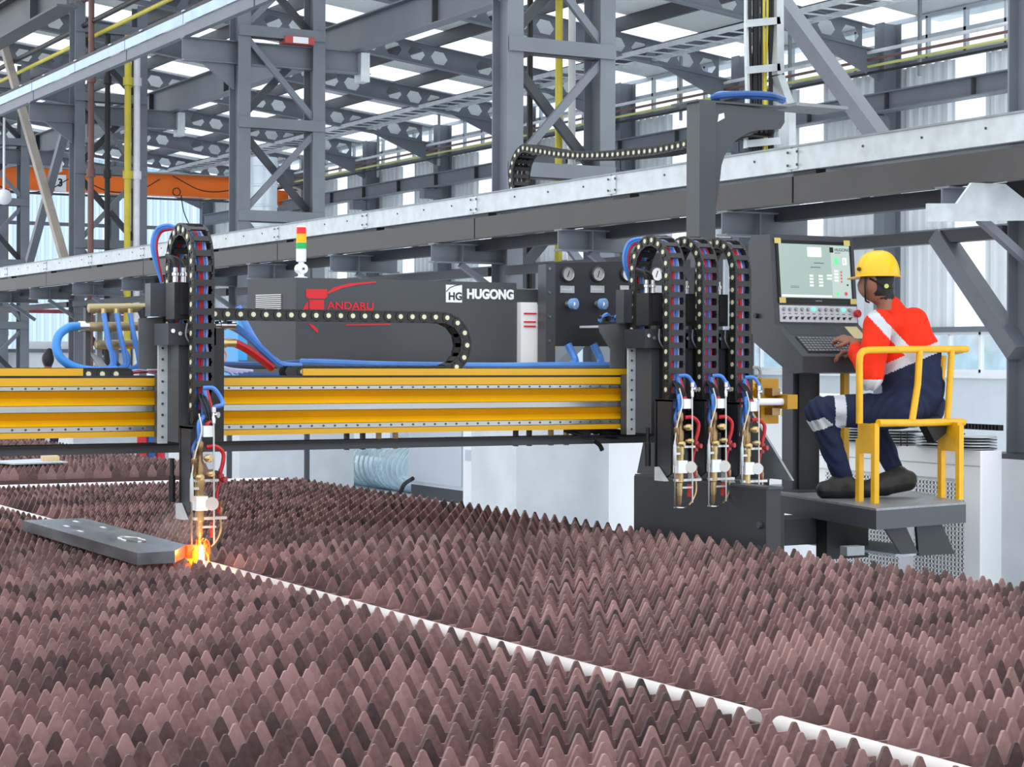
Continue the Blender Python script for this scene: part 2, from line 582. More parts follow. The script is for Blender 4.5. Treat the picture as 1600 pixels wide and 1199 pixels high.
# ---- lower cable trough: galvanised side sheets on a dark beam
tr = thing('cable_trough', 'long galvanised cable trough crossing the hall above the cutting machine', 'cable trough', (7.8, 20, 2.85))
y = 3.6
while y < 46:
    MB().b(7.75, 7.762, y, y + 2.22, 2.872, 3.03).build('side_sheet', galv, tr)
    MB().b(7.742, 7.75, y + 2.16, y + 2.28, 2.885, 3.02).build('splice_plate', galv, tr)
    bm_ = MB()
    for dy in (2.15, 2.25):
        for z in (2.91, 2.995): bm_.cyl((7.735, y + dy, z), (7.728, y + dy, z), 0.009, 8)
    for dy in (0.4, 0.95, 1.5):
        bm_.cyl((7.75, y + dy, 2.97), (7.744, y + dy, 2.97), 0.008, 8)
    bm_.build('bolts', steel_d, tr, kind='stuff')
    y += 2.24
MB().b(7.74, 7.80, 3.6, 46, 3.028, 3.04).build('top_lip', galv_d, tr)
MB().b(7.80, 8.25, 3.6, 46, 2.872, 2.884).build('trough_floor', galv_d, tr)
MB().b(8.238, 8.25, 3.6, 46, 2.884, 3.0).build('back_sheet', galv, tr)
sb = thing('trough_support_beam', 'dark brown-grey steel beam carrying the galvanised cable trough', 'beam', (7.8, 20, 2.7))
y = 3.6 - 2.24
while y < 46:
    MB().b(7.76, 7.86, y, y + 4.46, 2.665, 2.84).build('beam_length', tray_beam_m, sb)
    MB().b(7.77, 7.85, y + 2.0, y + 2.24, 2.84, 2.872).build('packer', black, sb)
    MB().b(7.77, 7.85, y + 4.24, y + 4.48, 2.84, 2.872).build('packer', black, sb)
    y += 4.48
MB().b(8.16, 8.26, 3.6, 46, 2.60, 2.70).build('rear_rail', steel_d, sb)
for i in range(20):
    yb_ = 4.24 + 2.24 * i
    MB().b(7.9, 8.2, yb_ - 0.9, yb_ - 0.86, 2.7, 2.84).build('cross_tie', steel_d, sb)
# brackets
for i in range(18):
    Yb = TY[0] + 2.24 * (i - 1)
    t = thing('trough_bracket', 'short grey cantilever bracket under the cable trough, number %s from the right' % (
        'one two three four five six seven eight nine ten eleven twelve thirteen fourteen fifteen sixteen seventeen eighteen'.split()[i]), 'bracket', (8.1, Yb, 2.5), 'cable trough brackets')
    MB().ibeam((7.72, Yb, 2.575), (8.45, Yb, 2.575), 0.12, 0.17, 0.012).build('arm', steel, t)
    MB().b(8.0, 8.012, Yb - 0.06, Yb + 0.06, 2.50, 2.65).build('stiffener', steel, t)
    MB().bar((8.0, Yb - 0.02, 2.48), (8.40, Yb - 0.02, 2.22), 0.05, 0.05, (0, 1, 0)).build('knee_brace', steel, t)
g = thing('column_tie_beam', 'dark longitudinal tie beam joining the laced columns below the trough', 'beam', (8.4, 20, 2.4))
for i in range(5):
    MB().b(8.34, 8.42, TY[i] + 0.16, TY[i + 1] - 0.16, 2.385, 2.465).build('tie_length', steel_d, g)
# vertical bracing between columns (Y-Z plane)
for i, (a, b, lab) in enumerate(((at(1592, 552, X=8.38), at(1468, 368, X=8.38), 'dark diagonal brace below the tie beam right of the operator'),
                                 (at(1376, 218, X=8.38), at(1208, -12, X=8.38), 'long grey diagonal brace behind the vertical cable ladder'),
                                 ((8.38, TY[1] - 0.2, 1.2), (8.38, 12.9, 2.4), 'grey diagonal brace behind the gas panel'),
                                 (at(102, 410, X=8.40), at(0, 50, X=8.40), 'beige diagonal brace at the far left'),
                                 (at(46, 408, X=8.52), at(103, 200, X=8.52), 'dark diagonal brace crossing the beige one at the far left'))):
    one('diagonal_brace', MB().bar(a, b, 0.11, 0.12, (1, 0, 0)), beige_m if i == 3 else steel, lab, 'brace')
for Yp, lab in ((12.2, 'dark square post behind the control console'),):
    one('intermediate_post', MB().b(8.3, 8.46, Yp - 0.1, Yp + 0.1, 0, 2.4), steel_d, lab, 'post')

# ---- upper cable trough / crane beam at the left
ut = thing('upper_crane_beam', 'steel crane beam with a pale blue galvanised strip high at the upper left', 'beam', (7.8, 28, 5.5))
y = 15.4
while y < 46:
    MB().b(7.72, 7.80, y, y + 4.44, 5.44, 5.58).build('beam_length', steel, ut)
    MB().b(7.70, 7.712, y + 0.01, y + 2.22, 5.58, 5.70).build('side_sheet', M('galv_blue', (184, 206, 234), 0.4, 0.2) if y == 15.4 else bpy.data.materials['galv_blue'], ut)
    MB().b(7.70, 7.712, y + 2.25, y + 4.46, 5.58, 5.70).build('side_sheet', bpy.data.materials['galv_blue'], ut)
    for q in (0.6, 2.2, 3.8):
        MB().b(7.70, 7.95, y + q, y + q + 0.1, 5.73, 5.745).build('cover_clip', galv, ut)
    y += 4.48
MB().b(7.72, 7.80, 15.4, 46, 5.715, 5.755).build('rail', black, ut)
cg = thing('crane_girder', 'deep grey crane girder on the column brackets at the upper centre', 'beam', (9.95, 25, 5.6))
MB().ibeam((9.95, 15.0, 5.63), (9.95, 46, 5.63), 0.18, 0.40, 0.016).build('girder', steel, cg)
for i in range(9):
    MB().b(9.87, 9.95, 16.5 + 3.36 * i, 16.52 + 3.36 * i, 5.45, 5.81).build('web_stiffener', steel_d, cg)
for i in range(5):
    MB().b(10.0, 10.12, TY[i + 1] - 0.1, TY[i + 1] + 0.1, 5.06, 5.42).build('end_plate', galv, cg)
wg = thing('wall_crane_girder', 'grey crane girder running along the far wall columns', 'beam', (16.95, 25, 5.0))
MB().ibeam((16.95, 11, 5.08), (16.95, 47, 5.08), 0.2, 0.26, 0.016).build('girder', steel, wg)
for i in range(20):
    MB().b(16.87, 16.95, 12 + 1.68 * i, 12.02 + 1.68 * i, 4.97, 5.19).build('web_stiffener', steel_d, wg)

# ---- services along the far wall
for z, m_, r_, lab in ((5.78, pipe_w, 0.025, 'white service pipe along the far wall, topmost'), (5.68, pipe_b, 0.02, 'brown service pipe along the far wall'),
                       (5.59, M('pale_yellow_pipe', (206, 204, 120), 0.5), 0.02, 'yellow gas pipe along the far wall'), (5.50, black, 0.018, 'black service pipe along the far wall, lowest')):
    one('wall_pipe', MB().cyl((16.9, 11, z), (16.9, 47, z), r_, 8), m_, lab, 'pipe', 'service pipes on the far wall', True)
for i in range(11):
    Y = 17 + 2.8 * i
    one('pipe_hanger', MB().b(16.93, 16.97, Y - 0.02, Y + 0.02, 5.35, 6.35), galv_d, 'thin hanger strap holding the wall pipes, number %s from the right' % (
        'one two three four five six seven eight nine ten eleven'.split()[i]), 'hanger', 'pipe hangers')
cl = thing('ceiling_cable_ladder', 'galvanised cable ladder hung below the roof along the far wall', 'cable ladder', (15.3, 25, 6.0))
for X in (15.05, 15.6):
    MB().b(X, X + 0.02, 11, 47, 6.0, 6.07).build('side_rail', galv, cl)
rungs = MB()
for i in range(90): rungs.b(15.07, 15.6, 11.1 + 0.40 * i, 11.14 + 0.40 * i, 6.02, 6.035)
rungs.build('rungs', galv, cl, kind='stuff')

# ---- vertical cable ladder beside the console post
vc = thing('vertical_cable_ladder', 'galvanised vertical ladder full of black and yellow cables behind the machine arm', 'cable ladder', (8.1, 11, 3))
pL = [at(1165, 232, Y=11.1), at(1168, 150, Y=11.1), at(1166, 60, Y=11.1), at(1167, -160, Y=11.1)]
pR = [at(1230, 230, Y=11.1), at(1230, 170, Y=11.1), at(1212, 118, Y=11.1), at(1211, 0, Y=11.1), at(1211, -160, Y=11.1)]
for pp, w in ((pL, 0.02), (pR, 0.06)):
    mb = MB()
    for a, b in zip(pp[:-1], pp[1:]): mb.bar(a, b, w, 0.03 if w < 0.03 else 0.12, (0, 1, 0))
    mb.build('side_rail', galv, vc)
for v in (223, 108, 35):
    a, b = at(1166, v + 2, Y=11.05), at(1218, v - 3, Y=11.05)
    MB().bar(a, b, 0.05, 0.02, (0, 1, 0)).build('rung', galv, vc)
for i in range(9):
    u = 1173 + i * 4.2
    mb = MB().tube(curve([at(u, 240, Y=11.08), at(u + rg.uniform(-2, 2), 120, Y=11.12), at(u + rg.uniform(-2, 2), 20, Y=11.08), at(u, -160, Y=11.1)], 5), 0.009 if i in (4, 6) else 0.014, 6)
    mb.build('cable', pipe_y if i in (5, 6) else black, vc, True)

# ---- vertical pipes at columns
for X, m_, r_, lab in ((8.47, pipe_b, 0.045, 'brown vertical pipe at the column with four pipes'), (8.72, black, 0.04, 'black vertical pipe with couplings at the column with four pipes'),
                       (9.03, pipe_y, 0.05, 'yellow vertical gas pipe at the column with four pipes'), (9.17, pipe_w, 0.05, 'white vertical pipe at the column with four pipes')):
    t = thing('vertical_pipe', lab, 'pipe', (X, 28.4, 1.0), 'vertical pipes')
    MB().cyl((X, 28.4, 1.0), (X, 28.4, 6.45 if m_ is not pipe_b else 7.0), r_, 10).build('pipe', m_, t, True)
    for z in (2.9, 4.3, 5.7):
        MB().cyl((X, 28.4, z), (X, 28.4, z + 0.12), r_ * 1.45, 10).build('coupling', m_, t, True)
for X, m_, r_, lab in ((8.82, black, 0.028, 'thin black pipe inside the column behind the chain loop'), (9.13, pipe_y, 0.035, 'yellow gas pipe inside the column behind the chain loop'),
                       (9.27, pipe_w, 0.035, 'pale pipe inside the column behind the chain loop')):
    one('vertical_pipe', MB().cyl((X, 15.72, 1.0), (X, 15.72, 7.0), r_, 10), m_, lab, 'pipe', 'vertical pipes', True)
for X, z, m_, r_, lab in ((8.5, 7.02, pipe_b, 0.045, 'brown sprinkler pipe under the roof at the upper left'), (8.5, 6.62, black, 0.04, 'black pipe under the roof at the upper left'),
                          (8.62, 6.46, pipe_y, 0.03, 'yellow gas pipe under the roof at the upper left')):
    one('roof_pipe', MB().cyl((X, 22.5, z), (X, 46, z), r_, 10), m_, lab, 'pipe', 'pipes under the roof', True)

# ---- orange bridge crane
bc = thing('bridge_crane', 'orange overhead bridge crane with a number 3 sign at the far left', 'crane', (13, 42.2, 5))
p0, p1 = at(-40, 264, Y=42.2), at(425, 281, Y=42.2)
p2_, p3 = at(-40, 296, Y=42.2), at(425, 313, Y=42.2)
MB().b(p0.x, p1.x, 42.2, 42.55, p3.z, p1.z).build('girder', orange, bc)
MB().b(p0.x, p1.x, 42.1, 42.65, p1.z, p1.z + 0.03).build('walk_plate', galv_d, bc)
MB().b(p0.x, p1.x, 42.15, 42.25, p3.z - 0.1, p3.z - 0.06).build('festoon_rail', steel_d, bc)
MB().b(p1.x - 0.1, p1.x + 0.25, 41.8, 43.0, p3.z - 0.12, p3.z + 0.2).build('end_carriage', orange, bc)
s0, s1 = at(86, 273, Y=42.19), at(103, 300, Y=42.19)
sg = MB().b(s0.x, s1.x, 42.17, 42.2, s1.z, s0.z).build('number_sign', white_m, bc)
text('numeral', '3', 0.24, (at(90, 291, Y=42.16).x, 42.165, at(90, 291, Y=42.16).z), (1, 0, 0), (0, 0, 1), black, sg, 0.002, 0.006)
lp = MB()
c0 = at(276, 300, Y=42.1)
lp.tube([c0 + Vector((0.09 * math.cos(q * 0.55), 0, 0.09 * math.sin(q * 0.55))) for q in range(13)], 0.012, 6)
lp.tube(curve([at(283, 305, Y=42.1), at(287, 330, Y=42.1), at(296, 352, Y=42.1)]), 0.012, 6)
lp.build('pendant_cable', black, bc)
hs = MB()
for k_ in range(4):
    a = at(150 * k_ - 30, 275, Y=42.1)
    hs.tube(curve([a, a + Vector((0.7, 0, -0.3)), a + Vector((1.4, 0, -0.25)), a + Vector((1.9, 0, 0.02))], 6), 0.012, 6)
hs.build('festoon_cable', black, bc)

# ---- zinc ducts
def spiral_duct(t, p, q, r, step):
    p, q = Vector(p), Vector(q)
    L = (q - p).length
    n = int(L / step)
    pr = []
    for i in range(n):
        t0 = i * step
        pr += [(r, t0), (r, t0 + step * 0.86), (r + 0.012, t0 + step * 0.9), (r + 0.012, t0 + step * 0.97)]
    pr.append((r, L))
    return MB().lathe(pr, p, q - p, 28)
dv = thing('vertical_duct', 'round zinc spiral duct rising behind the laced column', 'duct', (10.6, 26.5, 1))
a = at(411, 560, Y=27.2)
spiral_duct(dv, (a.x, 27.2, 0), (a.x, 27.2, 4.6), 0.2, 0.3).build('duct_tube', duct_m, dv, True)
dh = thing('floor_duct', 'shiny ribbed zinc duct lying on the floor under the gantry beam', 'duct', (10, 20, 0.3))
spiral_duct(dh, (10.35, 24.1, 0.30), (10.35, 20.82, 0.30), 0.285, 0.14).build('duct_tube', M('bright_zinc', (205, 226, 236), 0.25, 0.5), dh, True)
MB().tube(curve([at(625, 771, X=9.9), at(632, 757, X=9.9), at(645, 748, X=9.9)]), 0.025, 8).build('hose', black, dh)

# ---- white plant behind the table
def cab(name, lab, x0, x1, y0, y1, z0, z1, m_, doors=0, base=True, cat='cabinet'):
    t = thing(name, lab, cat, (x0, y0, 0))
    MB().b(x0, x1, y0, y1, z0, z1).build('body', m_, t)
    if base: MB().b(x0 + 0.02, x1 - 0.02, y0 + 0.02, y1 - 0.02, 0, z0).build('plinth', steel_d, t)
    for i in range(doors):
        w = (y1 - y0) / doors
        dd = MB().b(x0 - 0.015, x0, y0 + i * w + 0.02, y0 + (i + 1) * w - 0.02, z0 + 0.04, z1 - 0.04).build('door', m_, t)
        MB().b(x0 - 0.03, x0 - 0.015, y0 + i * w + 0.06, y0 + i * w + 0.09, 0.9, 1.05).build('handle', steel_d, dd)
    return t
cab('plant_cabinet', 'pale grey cabinet on a dark plinth beside the floor duct', 10.05, 10.8, 19.4, 20.8, 0.15, 1.75, grey_p, 1)
pc = cab('plant_cabinet', 'narrow white cabinet with small notices, under the gantry beam', 10.0, 10.6, 18.27, 19.3, 0.0, 1.7, white_c, 2, False)
for z in (1.25, 0.95, 0.5):
    MB().b(9.975, 9.985, 19.05, 19.22, z, z + 0.12).build('notice', grey_p, pc)
cab('plant_enclosure', 'long pale blue-grey enclosure far behind the torch at the left', 10.3, 11.5, 24.4, 26.6, 0.0, 1.5, white_c, 3, False, 'enclosure')
cab('plant_enclosure', 'white enclosure at the far left below the gantry beam', 10.3, 11.5, 29.0, 36.0, 0.0, 1.35, white_m, 2, False, 'enclosure')
bt = thing('blue_tank', 'bright blue machine panel behind the blue hoses', 'tank', (8.0, 18.0, 0))
a, b = at(372, 500, Y=16.8), at(432, 572, Y=16.8)
MB().b(a.x, b.x + 0.5, 16.8, 17.6, b.z - 0.4, a.z).build('panel', M('cyan_paint', (64, 166, 232), 0.4), bt)
MB().b(a.x, b.x + 0.5, 16.78, 16.8, b.z - 0.4, b.z + 0.05).build('base_trim', blue_d, bt)
for q_ in (a.x + 0.02, b.x + 0.42):
    MB().b(q_, q_ + 0.04, 17.1, 17.14, 0, b.z - 0.4).build('leg', steel_d, bt)

lc_ = thing('corner_crane_beam', 'dark crane beam crossing the upper left corner', 'beam', (5, 22, 5))
MB().ibeam((5.0, 17.5, 5.0), (5.0, 40, 5.0), 0.2, 0.36, 0.02).build('girder', steel_d, lc_)
for i in range(4):
    MB().b(4.92, 5.0, 18.5 + 2 * i, 18.53 + 2 * i, 4.84, 5.16).build('web_stiffener', steel_d, lc_)
for y in (29.0, 37.0):
    MB().ibeam((5.0, y, 0), (5.0, y, 4.82), 0.2, 0.3, 0.016, (0, 1, 0)).build('post', steel_d, lc_)
# ================================================================ cutting tables
PT, SP, TIP, VAL = 0.0692, 0.1165, 0.75, 0.701


def slat_material():
    m = bpy.data.materials.new('rusty_slat')
    m.use_nodes = True
    nt = m.node_tree; N, L = nt.nodes, nt.links
    b = N['Principled BSDF']
    b.inputs['Roughness'].default_value = 0.55
    b.inputs['Specular IOR Level'].default_value = 0.35
    tc = N.new('ShaderNodeTexCoord'); oi = N.new('ShaderNodeObjectInfo')
    sx = N.new('ShaderNodeSeparateXYZ'); L.new(tc.outputs['Object'], sx.inputs[0])
    dv = N.new('ShaderNodeMath'); dv.operation = 'DIVIDE'; L.new(sx.outputs[0], dv.inputs[0]); dv.inputs[1].default_value = PT
    fl = N.new('ShaderNodeMath'); fl.operation = 'FLOOR'; L.new(dv.outputs[0], fl.inputs[0])
    cb = N.new('ShaderNodeCombineXYZ'); L.new(fl.outputs[0], cb.inputs[0]); L.new(oi.outputs['Random'], cb.inputs[1])
    sc_ = N.new('ShaderNodeVectorMath'); sc_.operation = 'MULTIPLY'; L.new(cb.outputs[0], sc_.inputs[0]); sc_.inputs[1].default_value = (1, 917.3, 1)
    wn_ = N.new('ShaderNodeTexWhiteNoise'); wn_.noise_dimensions = '2D'; L.new(sc_.outputs[0], wn_.inputs['Vector'])
    wr = N.new('ShaderNodeTexWhiteNoise'); wr.noise_dimensions = '1D'; L.new(oi.outputs['Random'], wr.inputs['W'])
    # patches of wear in world space
    geo = N.new('ShaderNodeNewGeometry')
    ns = N.new('ShaderNodeTexNoise'); ns.inputs['Scale'].default_value = 2.2; ns.inputs['Detail'].default_value = 4
    L.new(geo.outputs['Position'], ns.inputs['Vector'])
    nf = N.new('ShaderNodeTexNoise'); nf.inputs['Scale'].default_value = 55; nf.inputs['Detail'].default_value = 4
    L.new(geo.outputs['Position'], nf.inputs['Vector'])
    def madd(a, k, c):
        q = N.new('ShaderNodeMath'); q.operation = 'MULTIPLY_ADD'; L.new(a, q.inputs[0]); q.inputs[1].default_value = k
        if isinstance(c, float): q.inputs[2].default_value = c
        else: L.new(c, q.inputs[2])
        return q.outputs[0]
    v = madd(wn_.outputs['Value'], 0.5, -0.46)
    v = madd(wr.outputs['Value'], 0.5, v)
    v = madd(ns.outputs[0], 0.7, v)
    v = madd(nf.outputs[0], 0.4, v)
    rp = N.new('ShaderNodeValToRGB'); L.new(v, rp.inputs[0])
    e = rp.color_ramp.elements
    e[0].position = 0.05; e[0].color = lin((56, 48, 48))
    e[1].position = 0.95; e[1].color = lin((166, 131, 127))
    q = e.new(0.35); q.color = lin((92, 70, 68))
    q = e.new(0.6); q.color = lin((126, 95, 93))
    L.new(rp.outputs[0], b.inputs['Base Color'])
    bp = N.new('ShaderNodeBump'); bp.inputs['Strength'].default_value = 0.25; bp.inputs['Distance'].default_value = 0.004
    L.new(nf.outputs[0], bp.inputs['Height']); L.new(bp.outputs[0], b.inputs['Normal'])
    return m
slat_m = slat_material()
frame_m = M('table_frame_rust', (86, 60, 58), 0.7, 0, 0.25, 6, 0.2)


def slat_mesh(name, n, zb=0.60, th=0.009):
    """one toothed strip, n teeth along +x from 0, in its own space"""
    top = [(-0.03, VAL)]
    for i in range(n):
        a = i * PT
        top += [(a + 0.0, VAL), (a + 0.006, VAL), (a + 0.0250, TIP - 0.0100), (a + 0.0280, TIP - 0.0038), (a + 0.0318, TIP - 0.0005), (a + 0.0374, TIP - 0.0005),
                (a + 0.0412, TIP - 0.0038), (a + 0.0442, TIP - 0.0100), (a + 0.0632, VAL)]
    top.append((n * PT + 0.03, VAL))
    mb = MB(); k = len(top)
    V = []
    for (x, z) in top:
        V += [(x, -th / 2, z), (x, th / 2, z), (x, th / 2, zb), (x, -th / 2, zb)]
    F = []
    for i in range(k - 1):
        a, b = 4 * i, 4 * i + 4
        F += [(a, b, b + 1, a + 1), (a, a + 3, b + 3, b), (a + 1, b + 1, b + 2, a + 2)]
    F += [(0, 1, 2, 3), (4 * k - 4, 4 * k - 1, 4 * k - 2, 4 * k - 3)]
    mb.add(V, F)
    return mb
NR = 36
mesh_r = slat_mesh('slat', NR).mesh('slat', slat_m)
rs = random.Random(11)
XR, XL = 3.155, 0.495


def cutting_table(label, x0, y0, y1, zoff=0.0, seams=(4.22, 8.66, 13.1), stuff_from=None):
    t = thing('cutting_table', label, 'cutting table', (x0 + 1.2, (y0 + y1) / 2, 0), 'slatted cutting table sections')
    x1 = x0 + NR * PT
    i = 0
    y = y0
    far = MB()
    while y < y1:
        ph = 0.006 * (1 if sum(y > s for s in seams) % 2 else -1) + rs.uniform(-0.002, 0.002)
        z = zoff + rs.uniform(-0.0015, 0.0015)
        if stuff_from and y > stuff_from:
            far.add([(v[0] + x0 + ph, v[1] + y, v[2] + z) for v in slat_src.v], slat_src.f)
        else:
            o = obj('slat', mesh_r, t, (x0 + ph, y, z), (rs.uniform(-0.003, 0.003), 0, rs.uniform(-0.0006, 0.0006)))
        y += SP + (0.03 if any(y <= s < y + SP for s in seams) else 0)
        i += 1
    if far.v:
        far.build('far_slats', slat_m, t, kind='stuff')
    MB().b(x0 - 0.04, x0 - 0.028, y0 - 0.05, y1, 0.1, 0.675 + zoff).build('side_plate', frame_m, t)
    MB().b(x1 + 0.05, x1 + 0.065, y0 - 0.05, y1, 0.0, 0.69 + zoff).build('side_plate', frame_m, t)
    for yy_ in (y0 - 0.06, y1 + 0.0):
        MB().b(x0 - 0.04, x1 + 0.065, yy_, yy_ + 0.012, 0.0, 0.66 + zoff).build('end_plate', frame_m, t)
    MB().b(x0 - 0.04, x1 + 0.05, y0, y1, 0.05, 0.07).build('slag_tray', frame_m, t)
    for j in range(int((y1 - y0) / 1.5)):
        MB().b(x0, x1, y0 + j * 1.5 + 0.05, y0 + j * 1.5 + 0.08, 0.3, 0.59).build('cross_bearer', frame_m, t)
    return t
slat_src = slat_mesh('tmp', NR)
cutting_table('rust-brown toothed slat table in the foreground, right of the white pipe', XR, 2.75, 13.6)
cutting_table('rust-brown toothed slat table under the steel plate, left of the white pipe', XL, 3.2, 13.6)
cutting_table('farther rust-brown slat table behind the first row, right half', 2.66, 14.15, 27.0, 0.085, (18, 22), 20.0)
cutting_table('farther rust-brown slat table behind the first row, left half', 0.06, 14.15, 27.0, 0.085, (18, 22), 16.0)

pipe_off = M('off_white_paint', (204, 197, 193), 0.5, 0, 0.1, 5)
# white dividing rail between table rows, and the white pipes between halves
one('row_divider', MB().b(0.5, 5.62, 13.72, 13.98, 0.60, 0.722), white_c, 'flat white divider strip between the two rows of slat tables', 'divider')
for y0, y1, lab in ((4.24, 13.55, 'long white pipe running between the slat table halves'), (2.7, 4.12, 'short white pipe between the table halves at lower right')):
    t = thing('divider_pipe', lab, 'pipe', (3.06, y0, 0.66), 'white divider pipes')
    MB().cyl((3.066, y0, 0.687), (3.066, y1, 0.687), 0.031, 20).build('pipe', pipe_off, t, True)
    MB().b(3.03, 3.13, y0, y1, 0.60, 0.665).build('ledge', pipe_off, t)
MB  # noqa

# ---- steel plate being cut
plate_m = M('mill_scale_plate', (126, 132, 138), 0.22, 0.55, 0.35, 7, 0.08, 30, stretch=(1, 0.35, 1), rvar=0.15)
pl = thing('steel_plate', 'thick dark steel plate being flame cut on the slats', 'steel plate', (2.78, 9.0, TIP))
P4 = [(2.625, 8.10), (2.80, 8.12), (2.935, 8.36), (2.945, 9.98), (2.625, 9.98)]
MB().prism(P4, 'z', TIP + 0.002, TIP + 0.054).build('plate', plate_m, pl)
cutm = MB()
ring = [(2.80 + 0.045 * math.cos(a) + 0.006 * math.sin(5 * a), 8.72 + 0.14 * math.sin(a)) for a in [i * 0.4 for i in range(16)]]
cutm.tube([(x, y, TIP + 0.0545) for x, y in ring], 0.004, 5)
cutm.build('cut_mark', chrome, pl)
for q in ((2.72, 9.5), (2.84, 9.75), (2.70, 9.2), (2.86, 9.35)):
    MB().b(q[0], q[0] + 0.015, q[1], q[1] + 0.07, TIP + 0.054, TIP + 0.056).build('chalk_mark', white_m, pl)
a = at(0, 724, Z=0.845)
sheet = MB().prism([tuple(at(u, v, Z=0.845))[:2] for u, v in ((-20, 721), (22, 725), (106, 722), (70, 717))], 'z', 0.837, 0.847)
one('sheet_offcut', sheet, grey_p, 'thin pale sheet offcut lying on the far slats at left', 'sheet')
wo = thing('wood_offcut', 'small pale wood block on the thin sheet at far left', 'wood block', tuple(at(80, 720, Z=0.85)))
c0, c1 = at(67, 720.5, Z=0.85), at(92, 720, Z=0.85)
MB().prism([(c0.x, c0.y), (c1.x, c1.y), (c1.x + 0.04, c1.y + 0.25), (c0.x + 0.05, c0.y + 0.25)], 'z', 0.848, 0.885).build('block', M('bare_wood', (214, 190, 150), 0.7), wo)
MB().prism([(c1.x - 0.12, c1.y - 0.02), (c1.x, c1.y - 0.02), (c1.x + 0.02, c1.y + 0.08), (c1.x - 0.1, c1.y + 0.08)], 'z', 0.848, 0.877).build('chip', bpy.data.materials['bare_wood'], wo)
# scuffed chalk marks on a tooth at lower right
# ================================================================ gantry
BF = 8.90     # front plane of the beam


# ---------------- energy chains
def link_mesh(name, w, h, p):
    mb = MB()
    r = h / 2
    def stad(x0, x1, rr, y0, y1, mi=0, n=10):
        poly = [(x1 + rr * math.cos(a), rr * math.sin(a)) for a in [-math.pi / 2 + math.pi * i / n for i in range(n + 1)]]
        poly += [(x0 + rr * math.cos(a), rr * math.sin(a)) for a in [math.pi / 2 + math.pi * i / n for i in range(n + 1)]]
        mb.prism(poly, 'y', y0, y1, mi)
    t = 0.006
    for s in (-1, 1):
        y = s * w / 2
        stad(0.0, p * 0.9, r * 0.86, y - t / 2, y + t / 2)
        # boss disc with pin
        mb.cyl((0, y + s * t / 2, 0), (0, y + s * (t / 2 + 0.004), 0), r * 0.84, 14)
        mb.cyl((0, y + s * (t / 2 + 0.004), 0), (0, y + s * (t / 2 + 0.0065), 0), r * 0.40, 10, 1)
    for z in (-r * 0.8, r * 0.8):   # cross bars, slotted ladder look
        mb.b(p * 0.28, p * 0.72, -w / 2, w / 2, z - 0.004, z + 0.004)
        for s in (-1, 1):
            mb.b(p * 0.1, p * 0.9, s * w / 2 - 0.007, s * w / 2 + 0.007, z - 0.004, z + 0.004)
    return mb.mesh(name, [plastic, pin_m])
LM = link_mesh('link', 0.088, 0.062, 0.066)


def resample(pts, step):
    pts = [Vector(p) for p in pts]
    out = [pts[0].copy()]
    acc = 0.0
    for a, b in zip(pts[:-1], pts[1:]):
        L = (b - a).length
        while acc + L >= step:
            k = (step - acc) / L
            a = a + (b - a) * k
            L = (b - a).length
            out.append(a.copy()); acc = 0.0
        acc += L
    return out


def chain(name, label, pts, width_axis, mesh=LM, pitch=0.066, scale=1.0, cat='cable chain', group='black cable chains', hoses=(), parent=None, zup=1):
    P = resample(pts, pitch * scale)
    t = parent or thing(name, label, cat, tuple(P[0]), group)
    wa = Vector(width_axis)
    for a, b in zip(P[:-1], P[1:]):
        d = (b - a).normalized()
        z = d.cross(wa)
        o = obj('link', mesh, t)
        m = Matrix.Identity(4)
        for i in range(3):
            m[i][0], m[i][1], m[i][2], m[i][3] = d[i] * scale, wa[i] * scale, z[i] * scale, a[i]
        o.matrix_local = m if parent is None else m
        o.matrix_parent_inverse = Matrix.Translation(-Vector(t.location))
        o.matrix_basis = m
    for off, rad, mt in hoses:
        MB().tube([q + wa * off[0] + Vector((0, off[1], off[2])) for q in P], rad, 6).build('hose', mt, t, True)
    return t


def arc(cx, cz, r, a0, a1, n=14):
    return [(cx + r * math.cos(a0 + (a1 - a0) * i / n), cz + r * math.sin(a0 + (a1 - a0) * i / n)) for i in range(n + 1)]

# ---------------- beam
gb = thing('gantry_beam', 'yellow gantry beam with steel rails spanning the cutting table', 'gantry beam', (4, 9.1, 1.27))
prof = [(BF + 0.02, 1.545), (BF - 0.005, 1.545), (BF - 0.005, 1.508), (BF + 0.012, 1.506), (BF + 0.012, 1.487), (BF, 1.485), (BF + 0.045, 1.452), (BF + 0.005, 1.418),
        (BF + 0.012, 1.416), (BF + 0.012, 1.386), (BF + 0.003, 1.384), (BF + 0.045, 1.350), (BF + 0.0, 1.322), (BF + 0.006, 1.320), (BF + 0.006, 1.296), (BF - 0.004, 1.294), (BF - 0.004, 1.268),
        (BF + 0.36, 1.268), (BF + 0.36, 1.545)]
MB().prism(prof, 'x', 0.1, 6.45).build('beam_body', yellow, gb)
MB().b(0.1, 6.0, BF - 0.002, BF + 0.013, 1.488, 1.505).build('linear_rail', bright_steel, gb)
MB().b(0.1, 6.0, BF + 0.001, BF + 0.013, 1.387, 1.415).build('gear_rack', bright_steel, gb)
MB().b(0.1, 6.0, BF - 0.006, BF + 0.007, 1.297, 1.319).build('linear_rail', bright_steel, gb)
bl = MB()
for i in range(95):
    x = 0.2 + i * 0.0615
    bl.cyl((x, BF - 0.006, 1.308), (x, BF - 0.0085, 1.308), 0.0055, 8)
    bl.cyl((x, BF - 0.002, 1.4965), (x, BF - 0.0045, 1.4965), 0.005, 8)
bl.build('rail_bolts', steel_d, gb, kind='stuff')
